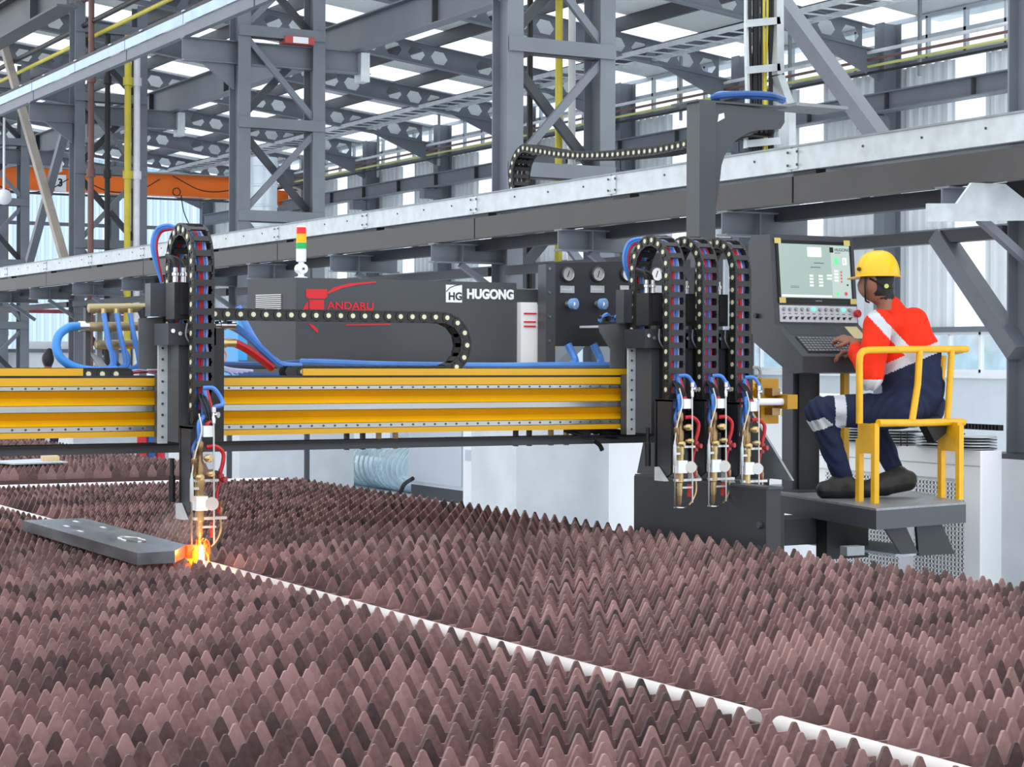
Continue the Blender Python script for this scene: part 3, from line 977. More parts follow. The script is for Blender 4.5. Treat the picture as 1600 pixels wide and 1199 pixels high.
# chain trough on top
MB().b(0.1, 2.62, BF - 0.004, BF + 0.008, 1.556, 1.590).build('trough_lip', yellow, gb)
MB().b(3.72, 5.62, BF - 0.004, BF + 0.008, 1.556, 1.590).build('trough_lip', yellow, gb)
MB().b(0.1, 5.65, BF + 0.008, BF + 0.14, 1.546, 1.556).build('trough_floor', mdark, gb)
# lower dark rail
MB().b(0.1, 5.95, BF + 0.08, BF + 0.16, 1.186, 1.222).build('cable_rail', mgrey, gb)
MB().b(0.1, 5.95, BF + 0.05, BF + 0.18, 1.222, 1.232).build('cable_rail_cap', black, gb)
for u in (541, 566, 591, 617, 805, 826, 860, 884):
    a = at(u, 680, Y=BF + 0.12)
    MB().b(a.x - 0.009, a.x + 0.009, BF + 0.1, BF + 0.13, 1.18, 1.27).build('rail_stud', brassd if u in (591, 617, 860, 884) else black, gb)
dr = MB()
for s in range(4):
    dr.tube(curve([at(905 - 8 * s, 672, Y=BF + 0.1), at(915, 668 + 4 * s, Y=BF + 0.05), at(930, 676 - 3 * s, Y=BF + 0.06), at(945, 672 + 3 * s, Y=BF + 0.08), at(985, 676 + 4 * s, Y=BF + 0.1)]), 0.012, 6)
dr.tube(curve([at(930, 690, Y=BF), at(937, 696, Y=BF), at(941, 704, Y=BF)]), 0.012, 6)
dr.build('drag_cables', black, gb)
# yellow end plate with grip handle at the far end of the beam
e0, e1 = at(1186, 592, Y=8.95), at(1213, 662, Y=8.95)
ep = MB().b(e0.x, e1.x, 8.93, 9.2, e1.z, e0.z).build('end_plate', yellow_d, gb)
h0, h1 = at(1165, 628, Y=8.85), at(1222, 628, Y=8.85)
MB().cyl((h0.x, 8.85, h0.z), (h1.x, 8.85, h1.z + 0.0), 0.02, 12).build('stop_rod', white_m, gb, True)
MB().b(h1.x, h1.x + 0.07, 8.80, 8.92, h1.z - 0.04, h1.z + 0.04).build('stop_block', yellow_d, gb)
for dz in (-0.055, 0.055):
    MB().b(h1.x - 0.06, h1.x - 0.005, 8.86, 8.93, h1.z + dz - 0.02, h1.z + dz + 0.02).build('clamp', brassd, gb)
a = at(1180, 583, Y=9.0)
MB().tube([a + Vector((0.035 * math.cos(q * 0.45), 0, 0.035 * math.sin(q * 0.45))) for q in range(15)], 0.008, 6).build('lifting_eye', galv_d, gb)

# ---------------- end carriage
ec = thing('end_carriage', 'dark grey end carriage of the gantry beside the slat table', 'carriage', (6.3, 8.6, 0))
MB().b(5.90, 5.99, 8.05, 9.30, 0.42, 0.985).build('side_box', mdark, ec)
MB().b(5.99, 6.35, 8.68, 9.25, 0.5, 0.985).build('cross_box', mdark, ec)
MB().b(6.30, 6.80, 9.25, 9.85, 0.5, 0.985).build('post_base', mdark, ec)
MB().b(6.35, 7.1, 9.0, 9.25, 0.58, 0.73).build('platform_link', mdark, ec)
MB().b(5.905, 6.0, 8.04, 9.30, 0.985, 0.995).build('top_plate', mgrey, ec)
MB().b(6.0, 6.37, 8.66, 9.26, 0.985, 0.995).build('top_plate', mgrey, ec)
MB().b(5.885, 5.9, 8.15, 8.5, 0.50, 0.60).build('wheel_slot', black, ec)
MB().prism([(8.75, 0.995), (9.35, 0.995), (9.25, 1.268), (8.92, 1.268)], 'x', 5.95, 6.33).build('beam_saddle', mgrey, ec)
MB().prism([(8.42, 0.995), (8.9, 0.995), (8.9, 1.45)], 'x', 6.34, 6.355).build('gusset', galv_d, ec)
for y in (8.25, 9.1):
    MB().cyl((5.98, y, 0.25), (6.1, y, 0.25), 0.17, 24).build('wheel', steel_d, ec, True)
bm_ = MB()
for y, z in ((8.10, 0.68), (8.10, 0.80), (9.2, 0.68), (8.10, 0.62)):
    bm_.cyl((5.9, y, z), (5.885, y, z), 0.018, 8)
bm_.build('bolts', steel_d, ec, kind='stuff')
MB().b(5.99, 6.2, 8.3, 8.66, 0.5, 0.9).build('drive_box', black, ec)
one('rail_track', MB().ibeam((6.05, 0, 0.04), (6.05, 30, 0.04), 0.12, 0.08, 0.02), galv_d, 'steel running rail beside the slat table under the carriage', 'rail')
ec2 = thing('end_carriage', 'far side end carriage of the gantry beyond the left edge', 'carriage', (0.1, 9.0, 0))
MB().b(-0.25, 0.35, 8.0, 10.0, 0.0, 1.268).build('side_box', mdark, ec2)


# ---------------- torch stations
def station(label, X0, drop, first):
    """X0: left side of its cable chain"""
    xc = X0 + 0.043
    t = thing('torch_station', label, 'cutting torch', (xc, 8.36, 0.9), 'flame cutting torch stations')
    B = lambda n, m_, mb, par=t, sm=False: mb.build(n, m_, par, sm)
    # lift unit
    B('lift_box', black, MB().b(X0 + 0.02, X0 + 0.18, 8.60, 8.80, 1.25, 1.78))
    B('mounting_plate', mgrey, MB().b(X0 - 0.06, X0 + 0.18, 8.80, 8.885, 1.24, 1.56))
    B('guide_strip', galv, MB().b(X0 - 0.075, X0 - 0.03, 8.785, 8.80, 1.24, 1.72))
    gbm = MB()
    for i in range(9): gbm.cyl((X0 - 0.055, 8.785, 1.27 + 0.052 * i), (X0 - 0.055, 8.78, 1.27 + 0.052 * i), 0.006, 8)
    gbm.build('guide_bolts', steel_d, t, kind='stuff')
    B('cover_sheet', mgrey, MB().b(X0 - 0.03, X0 + 0.02, 8.63, 8.80, 1.25, 1.73))
    # motor on top
    B('motor_plate', mdark, MB().b(X0 - 0.09, X0 + 0.14, 8.60, 8.80, 1.70, 1.80))
    mo = B('motor', black, MB().b(X0 - 0.055, X0 + 0.03, 8.62, 8.74, 1.82, 1.99))
    B('motor_face', M('motor_relief', (44, 44, 46), 0.35) if 'motor_relief' not in bpy.data.materials else bpy.data.materials['motor_relief'],
      MB().b(X0 - 0.03, X0 + 0.02, 8.61, 8.62, 1.84, 1.98), mo)
    for k_ in (0, 1):
        B('connector', chrome, MB().lathe([(0.012, 0), (0.012, 0.03), (0.016, 0.032), (0.016, 0.045), (0.010, 0.05), (0.010, 0.07)], (X0 - 0.03 + 0.04 * k_, 8.68, 1.99), (0, 0, 1), 12), mo, True)
        B('motor_lead', black, MB().tube(curve([(X0 - 0.03 + 0.04 * k_, 8.68, 2.06), (X0 - 0.04 + 0.03 * k_, 8.69, 2.10), (X0 - 0.05, 8.75, 2.12)]), 0.008, 6), mo, True)
    sm = MB()
    for k_ in range(3): sm.cyl((X0 - 0.07 + 0.035 * k_, 8.60, 1.765 - 0.012 * (k_ % 2)), (X0 - 0.07 + 0.035 * k_, 8.592, 1.765 - 0.012 * (k_ % 2)), 0.010, 10)
    B('plate_screws', chrome, sm)
    B('sensor_lead', galv_d, MB().tube(curve([(X0 - 0.0, 8.60, 1.80), (X0 - 0.01, 8.585, 1.74), (X0 + 0.03, 8.585, 1.68), (X0 + 0.03, 8.59, 1.64)]), 0.004, 5))
    B('chain_post', mdark, MB().b(X0 - 0.01, X0 + 0.10, 8.90, 8.94, 1.545, 2.0))
    # torch bracket
    z0 = 1.36 - drop
    bx = X0 - 0.045
    B('torch_bracket', mdark, MB().prism([(8.42, z0 - 0.36), (8.50, z0 - 0.40), (8.56, z0 - 0.38), (8.56, z0 + 0.02), (8.42, z0 + 0.02)], 'x', bx, bx + 0.012))
    B('bracket_back', mdark, MB().b(bx, bx + 0.10, 8.55, 8.575, z0 - 0.36, z0 + 0.02))
    B('bracket_top', mdark, MB().b(bx, bx + 0.08, 8.42, 8.57, z0 + 0.01, z0 + 0.022))
    B('height_foot', galv, MB().prism([(8.43, z0 - 0.40), (8.52, z0 - 0.40), (8.52, z0 - 0.33)], 'x', bx - 0.035, bx - 0.005))
    B('spring_rod', black, MB().lathe([(0.016, 0), (0.016, 0.12), (0.01, 0.125), (0.01, 0.2)], (bx - 0.025, 8.60, z0 - 0.33), (0, 0, 1), 12), t, True)
    # torch
    tx, ty = X0 - 0.015, 8.38
    zt = z0 - 0.02
    B('clamp_block', white_m, MB().b(tx + 0.01, tx + 0.055, ty - 0.02, ty + 0.02, zt - 0.0046, zt + 0.045))
    B('torch_body', brass, MB().lathe([(0.012, -0.02), (0.015, 0), (0.015, 0.05), (0.02, 0.055), (0.02, 0.19), (0.023, 0.2), (0.023, 0.24), (0.017, 0.245), (0.017, 0.285)],
                                      (tx, ty, zt - 0.4370), (0, 0, 1), 16), t, True)
    B('torch_head', brassd, MB().lathe([(0.02, 0), (0.02, 0.05), (0.013, 0.06), (0.013, 0.1), (0.017, 0.105), (0.017, 0.14), (0.01, 0.15)], (tx, ty, zt - 0.1702), (0, 0, 1), 14), t, True)
    B('oxygen_branch', brassd, MB().lathe([(0.011, 0), (0.011, 0.04), (0.015, 0.045), (0.015, 0.08), (0.01, 0.085), (0.01, 0.12)], (tx - 0.03, ty - 0.012, zt - 0.1840), (0, 0, 1), 12), t, True)
    for dx, dz, r_ in ((0.018, -0.10, 0.017), (-0.022, -0.185, 0.015), (0.03, -0.17, 0.013)):
        B('valve_knob', brass, MB().lathe([(r_ * 0.6, 0), (r_ * 0.6, 0.012), (r_, 0.014), (r_, 0.036), (r_ * 0.8, 0.04)], (tx + dx, ty - 0.012, zt + dz), (0.5, -1, 0), 14), t, True)
    B('upper_clamp', alum, MB().b(tx - 0.025, tx + 0.085, ty - 0.015, ty + 0.02, zt - 0.2070, zt - 0.1960))
    B('rack_block', white_m, MB().b(tx - 0.025, tx + 0.03, ty - 0.026, ty + 0.026, zt - 0.3358, zt - 0.2714))
    B('rack_knob', alum, MB().cyl((tx + 0.055, ty - 0.005, zt - 0.3054), (tx + 0.045, ty - 0.035, zt - 0.3054), 0.030, 24), t, True)
    B('igniter_plate', alum, MB().b(tx - 0.03, tx + 0.125, ty - 0.012, ty + 0.016, zt - 0.3790, zt - 0.3662))
    B('nozzle_plate', alum, MB().b(tx - 0.01, tx + 0.075, ty - 0.012, ty + 0.014, zt - 0.4158, zt - 0.4066))
    B('nozzle', brassd, MB().lathe([(0.008, 0), (0.012, 0.02), (0.013, 0.06)], (tx, ty, zt - 0.5014), (0, 0, 1), 14), t, True)
    # sensing rod with ring
    rx = tx - 0.045
    B('sensor_body', galv, MB().lathe([(0.006, 0), (0.009, 0.005), (0.009, 0.10), (0.006, 0.11), (0.004, 0.13)], (rx, ty - 0.02, zt - 0.2944), (0, 0, 1), 10), t, True)
    B('sensor_arm', alum, MB().b(rx, tx, ty - 0.02, ty - 0.005, zt - 0.2410, zt - 0.2300))
    rod = [(rx, ty - 0.02, zt - 0.2852), (rx, ty - 0.02, zt - 0.5014), (rx + 0.008, ty - 0.02, zt - 0.5106)]
    rod += [(tx + 0.03 * math.cos(a), ty + 0.03 * math.sin(a), zt - 0.5124) for a in [math.pi + i * 0.35 for i in range(18)]]
    B('sensor_ring', chrome, MB().tube(rod, 0.0042, 6), t, True)
    B('sensor_wire', alum, MB().tube(curve([(rx, ty - 0.02, zt - 0.1748), (rx + 0.015, ty - 0.02, zt - 0.0828), (rx + 0.045, ty - 0.02, zt + 0.02), (rx + 0.04, ty, zt + 0.1)]), 0.004, 6), t, True)
    # preheat pipe and igniter line
    px = tx + 0.058
    B('guide_rod', alum, MB().cyl((px, ty - 0.03, zt - 0.4876), (px - 0.004, ty - 0.03, zt + 0.06), 0.0042, 6), t, True)
    B('needle_valve', chrome, MB().lathe([(0.008, 0), (0.01, 0.03), (0.007, 0.034), (0.007, 0.05), (0.011, 0.052), (0.011, 0.075)], (px - 0.004, ty - 0.03, zt + 0.055), (0, 0, 1), 10), t, True)
    B('valve_dial', chrome, MB().cyl((px + 0.015, ty - 0.04, zt + 0.095), (px + 0.008, ty - 0.03, zt + 0.095), 0.014, 14), t, True)
    B('red_hose', red_m, MB().tube(curve([(tx + 0.03, ty, zt - 0.0506), (tx + 0.075, ty - 0.005, zt - 0.0506), (tx + 0.108, ty - 0.005, zt - 0.0782), (tx + 0.108, ty - 0.005, zt - 0.1196), (tx + 0.098, ty, zt - 0.1638)]), 0.010, 8), t, True)
    B('red_valve', M('red_anodised', (172, 62, 66), 0.35, 0.4) if 'red_anodised' not in bpy.data.materials else bpy.data.materials['red_anodised'],
      MB().lathe([(0.012, 0), (0.012, 0.03), (0.016, 0.034), (0.016, 0.05), (0.009, 0.054), (0.009, 0.075)], (tx + 0.098, ty, zt - 0.2254), (0, 0, 1), 12).cyl((tx + 0.112, ty - 0.03, zt - 0.1978), (tx + 0.1, ty, zt - 0.1978), 0.013, 12), t, True)
    B('red_line', red_m, MB().tube(curve([(tx + 0.092, ty, zt - 0.2208), (tx + 0.082, ty, zt - 0.2668), (tx + 0.085, ty, zt - 0.3220), (tx + 0.098, ty, zt - 0.3634)]), 0.006, 6), t, True)
    B('flash_arrestor', brassd, MB().lathe([(0.006, 0), (0.009, 0.01), (0.009, 0.04), (0.006, 0.044), (0.008, 0.048), (0.008, 0.07)], (tx + 0.1, ty, zt - 0.3680), (0, 0, 1), 10), t, True)
    B('pilot_pipe', brass, MB().tube(curve([(tx + 0.1, ty, zt - 0.3772), (tx + 0.1, ty, zt - 0.4324), (tx + 0.078, ty, zt - 0.4784), (tx + 0.05, ty - 0.01, zt - 0.5014)]), 0.0055, 6), t, True)
    B('red_tip_hose', red_m, MB().tube([(tx + 0.062, ty + 0.005, zt - 0.3956), (tx + 0.06, ty + 0.005, zt - 0.4600)], 0.010, 8), t, True)
    # hoses from the chain to the torch
    zc_ = 1.40 - drop * 0.5
    B('blue_hose', blue_m, MB().tube(curve([(X0 + 0.03, 8.46, zc_ + 0.13), (X0 + 0.07, 8.43, zc_ + 0.125), (X0 + 0.108, 8.42, zc_ + 0.06), (px, ty - 0.03, zt + 0.13)]), 0.010, 8), t, True)
    B('blue_hose', blue_m, MB().tube(curve([(X0 + 0.05, 8.5, zc_ + 0.12), (X0 + 0.05, 8.46, zc_ + 0.02), (tx + 0.0, ty + 0.01, zt + 0.06), (tx, ty, zt - 0.03)]), 0.010, 8), t, True)
    B('blue_hose', blue_d, MB().tube(curve([(X0 + 0.04, 8.5, zc_ + 0.1), (X0 + 0.02, 8.45, zt + 0.03), (tx - 0.03, ty, zt - 0.05), (tx - 0.032, ty - 0.012, zt - 0.09)]), 0.009, 8), t, True)
    B('red_hose', red_m, MB().tube(curve([(X0 + 0.06, 8.5, zc_ + 0.12), (X0 + 0.07, 8.45, zc_ + 0.0), (tx + 0.035, ty + 0.01, zt + 0.05)]), 0.009, 8), t, True)
    for k_ in range(3):
        B('cable_end', black, MB().tube(curve([(X0 + 0.02 + 0.012 * k_, 8.5, zc_ + 0.1), (X0 + 0.02 + 0.014 * k_, 8.44, zc_ + 0.05), (X0 + 0.03 + 0.014 * k_, 8.41, zc_ - 0.01 - 0.02 * k_)]), 0.006, 6), t, True)
    # chain: far run up, over, near run down
    yn, yf, r_ = 8.525, 8.86, 0.1675
    top = 2.075 + (0.03 if not first else 0)
    pts2 = [(yf, 1.80), (yf, top)] + arc((yn + yf) / 2, top, r_, 0, math.pi, 18) + [(yn, 1.385 - (0.03 if first else 0))]
    ch = chain('cable_chain', label.replace('cutting torch', 'looped black cable chain above the cutting torch'), [(xc, a, b) for a, b in pts2], (-1, 0, 0))
    cols = [(red_m, 0.009), (blue_m, 0.009), (blue_d, 0.008), (red_m, 0.007), (lilac_m, 0.007), (blue_m, 0.008)]
    R_ = random.Random(int(X0 * 100)); order = list(range(6)); R_.shuffle(order)
    for i, (m_, rr) in enumerate(cols):
        off = -0.030 + 0.0115 * order[i]
        ps = resample([(xc, a, b) for a, b in pts2], 0.05)
        ps = [p + Vector((off + R_.uniform(-0.005, 0.005), 0.008, 0)) for p in ps]
        MB().tube(ps, rr, 6).build('hose_run', m_, ch, True)
    return t
station('working cutting torch with the flame at the steel plate', 3.02, 0.05, True)
station('idle cutting torch, leftmost of the three beside the operator', 5.61, -0.053, False)
station('idle cutting torch, middle of the three beside the operator', 5.82, -0.053, False)
station('idle cutting torch, rightmost of the three beside the operator', 6.03, -0.035, False)

# carrier sheets of the station groups
for u0, u1, v0, v1, lab in ((216, 254, 495, 577, 'grey carrier sheet left of the working torch'), (935, 991, 505, 576, 'grey carrier sheet left of the three idle torches')):
    t = thing('carrier_sheet', lab, 'bracket', tuple(at(u1, v1, Y=8.93)))
    a, b, c, d = at(u0, v0 + 3, Y=8.93), at(u1, v0, Y=8.93), at(u1, v1, Y=8.93), at(u0 + (18 if u0 > 500 else 0), v1, Y=8.93)
    poly = [(a.x, a.z), (b.x, b.z), (c.x, c.z), (d.x, d.z)]
    if u0 > 500:
        m1, m2 = at(u0 + 2, 520, Y=8.93), at(u0 + 18, 545, Y=8.93)
        poly = [(a.x, a.z), (b.x, b.z), (c.x, c.z), (d.x, d.z), (m2.x, m2.z), (m1.x, m1.z)]
    MB().prism(poly, 'y', 8.92, 8.932).build('sheet', M('brushed_carrier', (104, 106, 108), 0.45, 0.2) if 'brushed_carrier' not in bpy.data.materials else bpy.data.materials['brushed_carrier'], t)
    sc_ = MB()
    for k_ in range(3):
        q = at(u1 - 4, v1 - 10 - 13 * k_, Y=8.915); sc_.cyl(q, q + Vector((0, -0.008, 0)), 0.008, 10)
    sc_.build('screws', chrome, t)
    q = at(u1 - 24, v0 - 52, Y=8.9); w_ = at(u1 + 2, v0, Y=8.9)
    MB().b(q.x, w_.x, 8.85, 8.93, w_.z, q.z).build('junction_box', mgrey, t)
    # loop of small hoses at the chain top
    for k_, m_ in enumerate((blue_m, blue_m, red_m)):
        dx = 0.0 if u0 > 500 else 0.0
        ub = u1 - 2
        vt = 373 if u0 > 500 else 352
        MB().tube(curve([at(ub + 2, v0 - 50, Y=8.95), at(ub - 14 + 3 * k_, vt + 38, Y=8.95), at(ub - 8 + 3 * k_, vt + 8 + 2 * k_, Y=8.95), at(ub + 10 + 2 * k_, vt + 3 * k_, Y=8.92), at(ub + 26, vt + 6, Y=8.9)], 8), 0.009, 7).build('hose_loop', m_, t, True)

# ---------------- long chain on the beam
yC = BF + 0.07
zu, zl = 1.853, 1.574
r_ = (zu - zl) / 2
xe = 4.50
pts2 = [(3.27, zu), (xe, zu)] + arc(xe, (zu + zl) / 2, r_, math.pi / 2, -math.pi / 2, 16) + [(3.60, zl)]
hc = chain('cable_chain', 'long horizontal black cable chain lying over the yellow beam', [(a, yC, b) for a, b in pts2], (0, 1, 0))
for x0, x1, lab in ((1.2, 2.88, 'black cable chain lying in the trough at the left of the beam'), (4.68, 5.62, 'black cable chain lying in the trough right of the chain loop')):
    chain('cable_chain', lab, [(x0, yC, zl - 0.01), (x1, yC, zl - 0.01)], (0, 1, 0))
# ---------------- hoses along the beam
def hose(lab, pts, r, m_, k=10, cat='hose', g='hoses on the beam'):
    return one('hose', MB().tube(curve(pts, k), r, 8), m_, lab, cat, g, True)
hose('long blue hose lying behind the beam chain', [at(470, 566, Y=9.15), at(600, 570, Y=9.15), at(760, 572, Y=9.15), at(880, 571, Y=9.15), at(985, 571, Y=9.15)], 0.018, blue_m)
hose('dark blue hose behind the working torch', [at(345, 570, Y=9.3), at(420, 571, Y=9.25), at(500, 566, Y=9.2), at(600, 571, Y=9.2)], 0.018, blue_d)
hose('blue hose curving down from the working torch to the beam', [at(338, 508, Y=9.0), at(360, 509, Y=9.0), at(385, 524, Y=9.02), at(415, 552, Y=9.05), at(438, 570, Y=9.08), at(470, 574, Y=9.1)], 0.020, blue_m)
hose('second blue hose crossing behind the first one', [at(372, 480, Y=9.4), at(388, 515, Y=9.35), at(410, 548, Y=9.3), at(440, 572, Y=9.25)], 0.019, blue_m)
hose('thick red hose curving down beside the working torch', [at(345, 536, Y=9.0), at(368, 537, Y=9.0), at(395, 552, Y=9.02), at(425, 575, Y=9.06)], 0.021, red_m)
for v, lab in ((508, 'steel fitting on the blue hose by the working torch'), (536, 'brass fitting on the red hose by the working torch')):
    one('hose_fitting', MB().lathe([(0.018, 0), (0.018, 0.03), (0.026, 0.032), (0.026, 0.06), (0.02, 0.062), (0.022, 0.11)], at(334, v, Y=8.99), (1, 0, 0), 12), chrome if v == 508 else brass, lab, 'fitting', None, True)
hose('thin pink cable looping beside the working torch', [at(340, 538, Y=8.97), at(352, 550, Y=8.97), at(352, 562, Y=8.97), at(337, 573, Y=8.97)], 0.006, M('pink_cable', (226, 176, 170), 0.5))
for k_ in range(5):
    hose('pale violet cable in the flat bundle right of the working torch, row %s' % 'one two three four five'.split()[k_],
         [at(333, 565 + 2.5 * k_, Y=8.96), at(355, 576 + k_, Y=8.96), at(395 - 8 * k_, 580 + 1.2 * k_, Y=8.96)], 0.008, lilac_m, g='pale violet cables')
for u, lab in ((893, 'left blue hose below the gas panel'), (933, 'right blue hose below the gas panel')):
    hose(lab, [at(u - 6, 538, Y=9.3), at(u + 3, 556, Y=9.28), at(u + 6, 566, Y=9.25), at(u + 4, 574, Y=9.2)], 0.022, blue_m)

# ---------------- power cabinet
pc = thing('power_cabinet', 'large grey machine cabinet with red and white lettering behind the beam', 'cabinet', (4.6, 9.8, 1.5))
MB().prism([(3.93, 9.50), (5.25, 9.50), (5.25, 10.1), (4.02, 10.1), (3.80, 9.86)], 'z', 1.56, 2.063).build('body', mgrey, pc)
gr = MB()
for i in range(11):
    v = 460 + i * 3.0
    a, b = at(432, v + 2.2, X=3.87), at(452, v - 1.2, X=3.905)
    d_ = Vector((3.93 - 3.80, 9.50 - 9.86, 0)).normalized()
    n_ = Vector((-0.36, -0.13, 0)).normalized()
    p = Vector((3.825, 9.79, 2.06 - 0.05 - i * 0.0105 - 0.035)) + n_ * 0.004
    gr.bar(p, p + d_ * 0.20, 0.006, 0.005)
gr.build('louvre', alum, pc)
MB().b(5.25, 5.42, 9.54, 10.0, 1.56, 2.03).build('side_section', mgrey, pc)
bx = MB().b(5.256, 5.40, 9.46, 9.54, 1.56, 1.955).build('white_box', white_m, pc)
nt_ = MB()
for v, w in ((490, 21), (503, 20), (510, 20)):
    a = at(819, v, Y=9.455); nt_.b(a.x, a.x + w / 270, 9.452, 9.458, a.z - 0.004, a.z + 0.004)
nt_.build('notice_lines', red_gloss, bx)
a = at(840, 470, Y=9.455); MB().b(a.x, a.x + 0.025, 9.452, 9.458, a.z - 0.02, a.z + 0.02).build('sticker', mdark, bx)
Yf = 9.499
def tp(u, v): return at(u, v, Y=Yf)
a, b = tp(696.5, 445), tp(721.5, 473)
lg = MB().b(a.x, b.x, Yf - 0.003, Yf, b.z, a.z).build('logo_square', white_m, pc)
q = tp(700, 468.5); text('logo_letters', 'HG', 0.058, (q.x, Yf - 0.0035, q.z), (1, 0, 0), (0, 0, 1), mdark, lg, 0.0008, 0.0018)
sw = MB().tube([(tp(u, v).x, Yf - 0.004, tp(u, v).z) for u, v in ((697, 456), (702, 450), (710, 446.5), (719, 445))], 0.0022, 5)
sw.build('logo_swoosh', mdark, lg)
q = tp(729, 466); text('maker_name', 'HUGONG', 0.071, (q.x, Yf - 0.002, q.z), (1, 0, 0), (0, 0, 1), white_m, pc, 0.001, 0.0035, 0.92)
# red emblem: flat bucket shape, swoosh and lettering
def flat(name, px, m_, yo=0.002):
    return MB().prism([(tp(u, v).x, tp(u, v).z) for u, v in px], 'y', Yf - yo, Yf).build(name, m_, pc)
flat('emblem_rim', [(478, 452), (511, 452), (511, 464), (507, 467), (482, 467), (478, 464)], red_gloss)
flat('emblem_body', [(483, 469), (506, 469), (506, 484), (484, 484), (483, 480)], red_gloss)
flat('emblem_flank', [(481, 472), (481, 485), (472, 487), (476, 477)], red_gloss)
flat('emblem_foot', [(481, 505), (490, 509), (497, 516), (496, 521), (488, 513)], red_gloss)
flat('emblem_swoosh', [(510, 458), (522, 449), (545, 443), (587, 440), (588, 442), (560, 445), (535, 450), (518, 457), (511, 460)], red_gloss)
q = tp(511, 483); text('emblem_name', 'ANDARU', 0.055, (q.x, Yf - 0.002, q.z), (1, 0, 0), (0, 0, 1), red_gloss, pc, 0.001, 0.001, 1.18)
flat('emblem_underline', [(511, 485.5), (583, 483.5), (583, 485.5), (511, 487.5)], red_gloss)
flat('emblem_underline', [(540, 507), (610, 506), (610, 508), (540, 509)], red_gloss)

# ---------------- signal tower
q = at(470.5, 433, Y=9.62)
st_ = thing('signal_tower', 'red amber green signal lamp tower on the grey cabinet', 'signal lamp', (q.x, 9.62, 2.063))
def lat(n, m_, pr): return MB().lathe(pr, (q.x, 9.62, 2.063), (0, 0, 1), 20).build(n, m_, st_, True)
lat('base', white_m, [(0.035, 0), (0.035, 0.008), (0.016, 0.012), (0.016, 0.04)])
MB().cyl((q.x, 9.59, 2.115), (q.x, 9.65, 2.115), 0.027, 18).build('joint', white_m, st_, True)
MB().cyl((q.x, 9.588, 2.115), (q.x, 9.585, 2.115), 0.006, 10).build('joint_screw', steel_d, st_)
lat('neck', white_m, [(0.014, 0.07), (0.016, 0.095)])
lat('tube', white_m, [(0.026, 0.09), (0.027, 0.10), (0.027, 0.157)])
lat('green_lens', EM('lamp_green', (20, 170, 90), 0.15), [(0.027, 0.157), (0.027, 0.19)])
lat('amber_lens', EM('lamp_amber', (250, 160, 20), 0.35), [(0.027, 0.19), (0.027, 0.237)])
lat('red_lens', EM('lamp_red', (225, 30, 30), 0.25), [(0.026, 0.237), (0.025, 0.272)])
lat('cap', white_m, [(0.025, 0.272), (0.022, 0.28), (0.010, 0.283)])

# ---------------- gas panel
gp = thing('gas_control_cabinet', 'dark gas control panel with round gauges and blue knobs', 'control panel', (5.9, 9.4, 1.7))
Yg = 9.36
a, b = at(868, 412, Y=Yg), at(868, 540, Y=Yg)
GX0, GZ1, GZ0 = a.x, 2.17, 1.712
MB().b(GX0, 6.35, Yg, Yg + 0.02, GZ0, GZ1).build('panel', mdark, gp)
MB().b(GX0 - 0.06, GX0, Yg + 0.0, Yg + 0.09, 1.55, GZ1 - 0.005).build('side_flange', mgrey, gp)
MB().prism([(GX0 - 0.06, GZ1), (6.35, GZ1), (6.35, GZ1 + 0.05), (5.95, GZ1 + 0.03)], 'y', Yg + 0.05, Yg + 0.07).build('top_return', mdark, gp)
bm_ = MB()
for v in (420, 457, 495, 533):
    p = at(858, v, Y=Yg); bm_.cyl(p, p + Vector((0, -0.008, 0)), 0.008, 10)
bm_.build('flange_screws', chrome, gp)
for i, u in enumerate((886, 933, 979, 1024)):
    p = at(u, 429, Y=Yg)
    gg = MB().lathe([(0.043, 0), (0.043, 0.012), (0.036, 0.02), (0.034, 0.014)], p, (0, -1, 0), 28).build('gauge', mdark, gp, True)
    MB().cyl(p + Vector((0, -0.014, 0)), p + Vector((0, -0.0165, 0)), 0.033, 28).build('dial', white_m, gg)
    MB().lathe([(0.035, 0.012), (0.036, 0.021), (0.033, 0.021), (0.033, 0.017)], p, (0, -1, 0), 28).build('bezel', chrome, gg, True)
    MB().bar(p + Vector((-0.006, -0.018, -0.016)), p + Vector((0.006, -0.018, 0.02)), 0.004, 0.003).build('needle', black, gg)
    lb = MB().c(p + Vector((0, -0.003, -0.083)), (0.09, 0.004, 0.04)).build('name_plate', M('plate_silver', (188, 192, 196), 0.4, 0.3) if i == 0 else bpy.data.materials['plate_silver'], gp)
    text('plate_lettering', ['Preheat O2', 'Cutting O2', 'Fuel gas', 'Fuel gas'][i], 0.014, p + Vector((-0.038, -0.006, -0.088)), (1, 0, 0), (0, 0, 1), white_m, lb, 0.0005)
    if i < 2:
        p = at((895, 940)[i], 475, Y=Yg - 0.02)
        k0 = MB().lathe([(0.018, 0), (0.018, 0.02), (0.026, 0.022), (0.026, 0.045), (0.018, 0.047), (0.018, 0.065)], at((886, 932)[i], 475, Y=Yg), (0.35, -1, 0), 16).build('regulator', chrome, gp, True)
        MB().lathe([(0.030, 0), (0.031, 0.03), (0.024, 0.034)], at((893, 939)[i], 475, Y=Yg - 0.055), (0.35, -1, 0), 14).build('regulator_knob', M('knob_blue', (120, 160, 208), 0.35) if i == 0 else bpy.data.materials['knob_blue'], k0, True)
        MB().cyl(at((896, 942)[i], 475, Y=Yg - 0.088), at((896, 942)[i], 475, Y=Yg - 0.093), 0.012, 12).build('knob_cap', white_m, k0)
p = at(920, 509, Y=9.2); MB().b(p.x, p.x + 0.2, 9.1, 9.3, p.z - 0.012, p.z).build('shelf', grey_p, gp)
bu = MB()
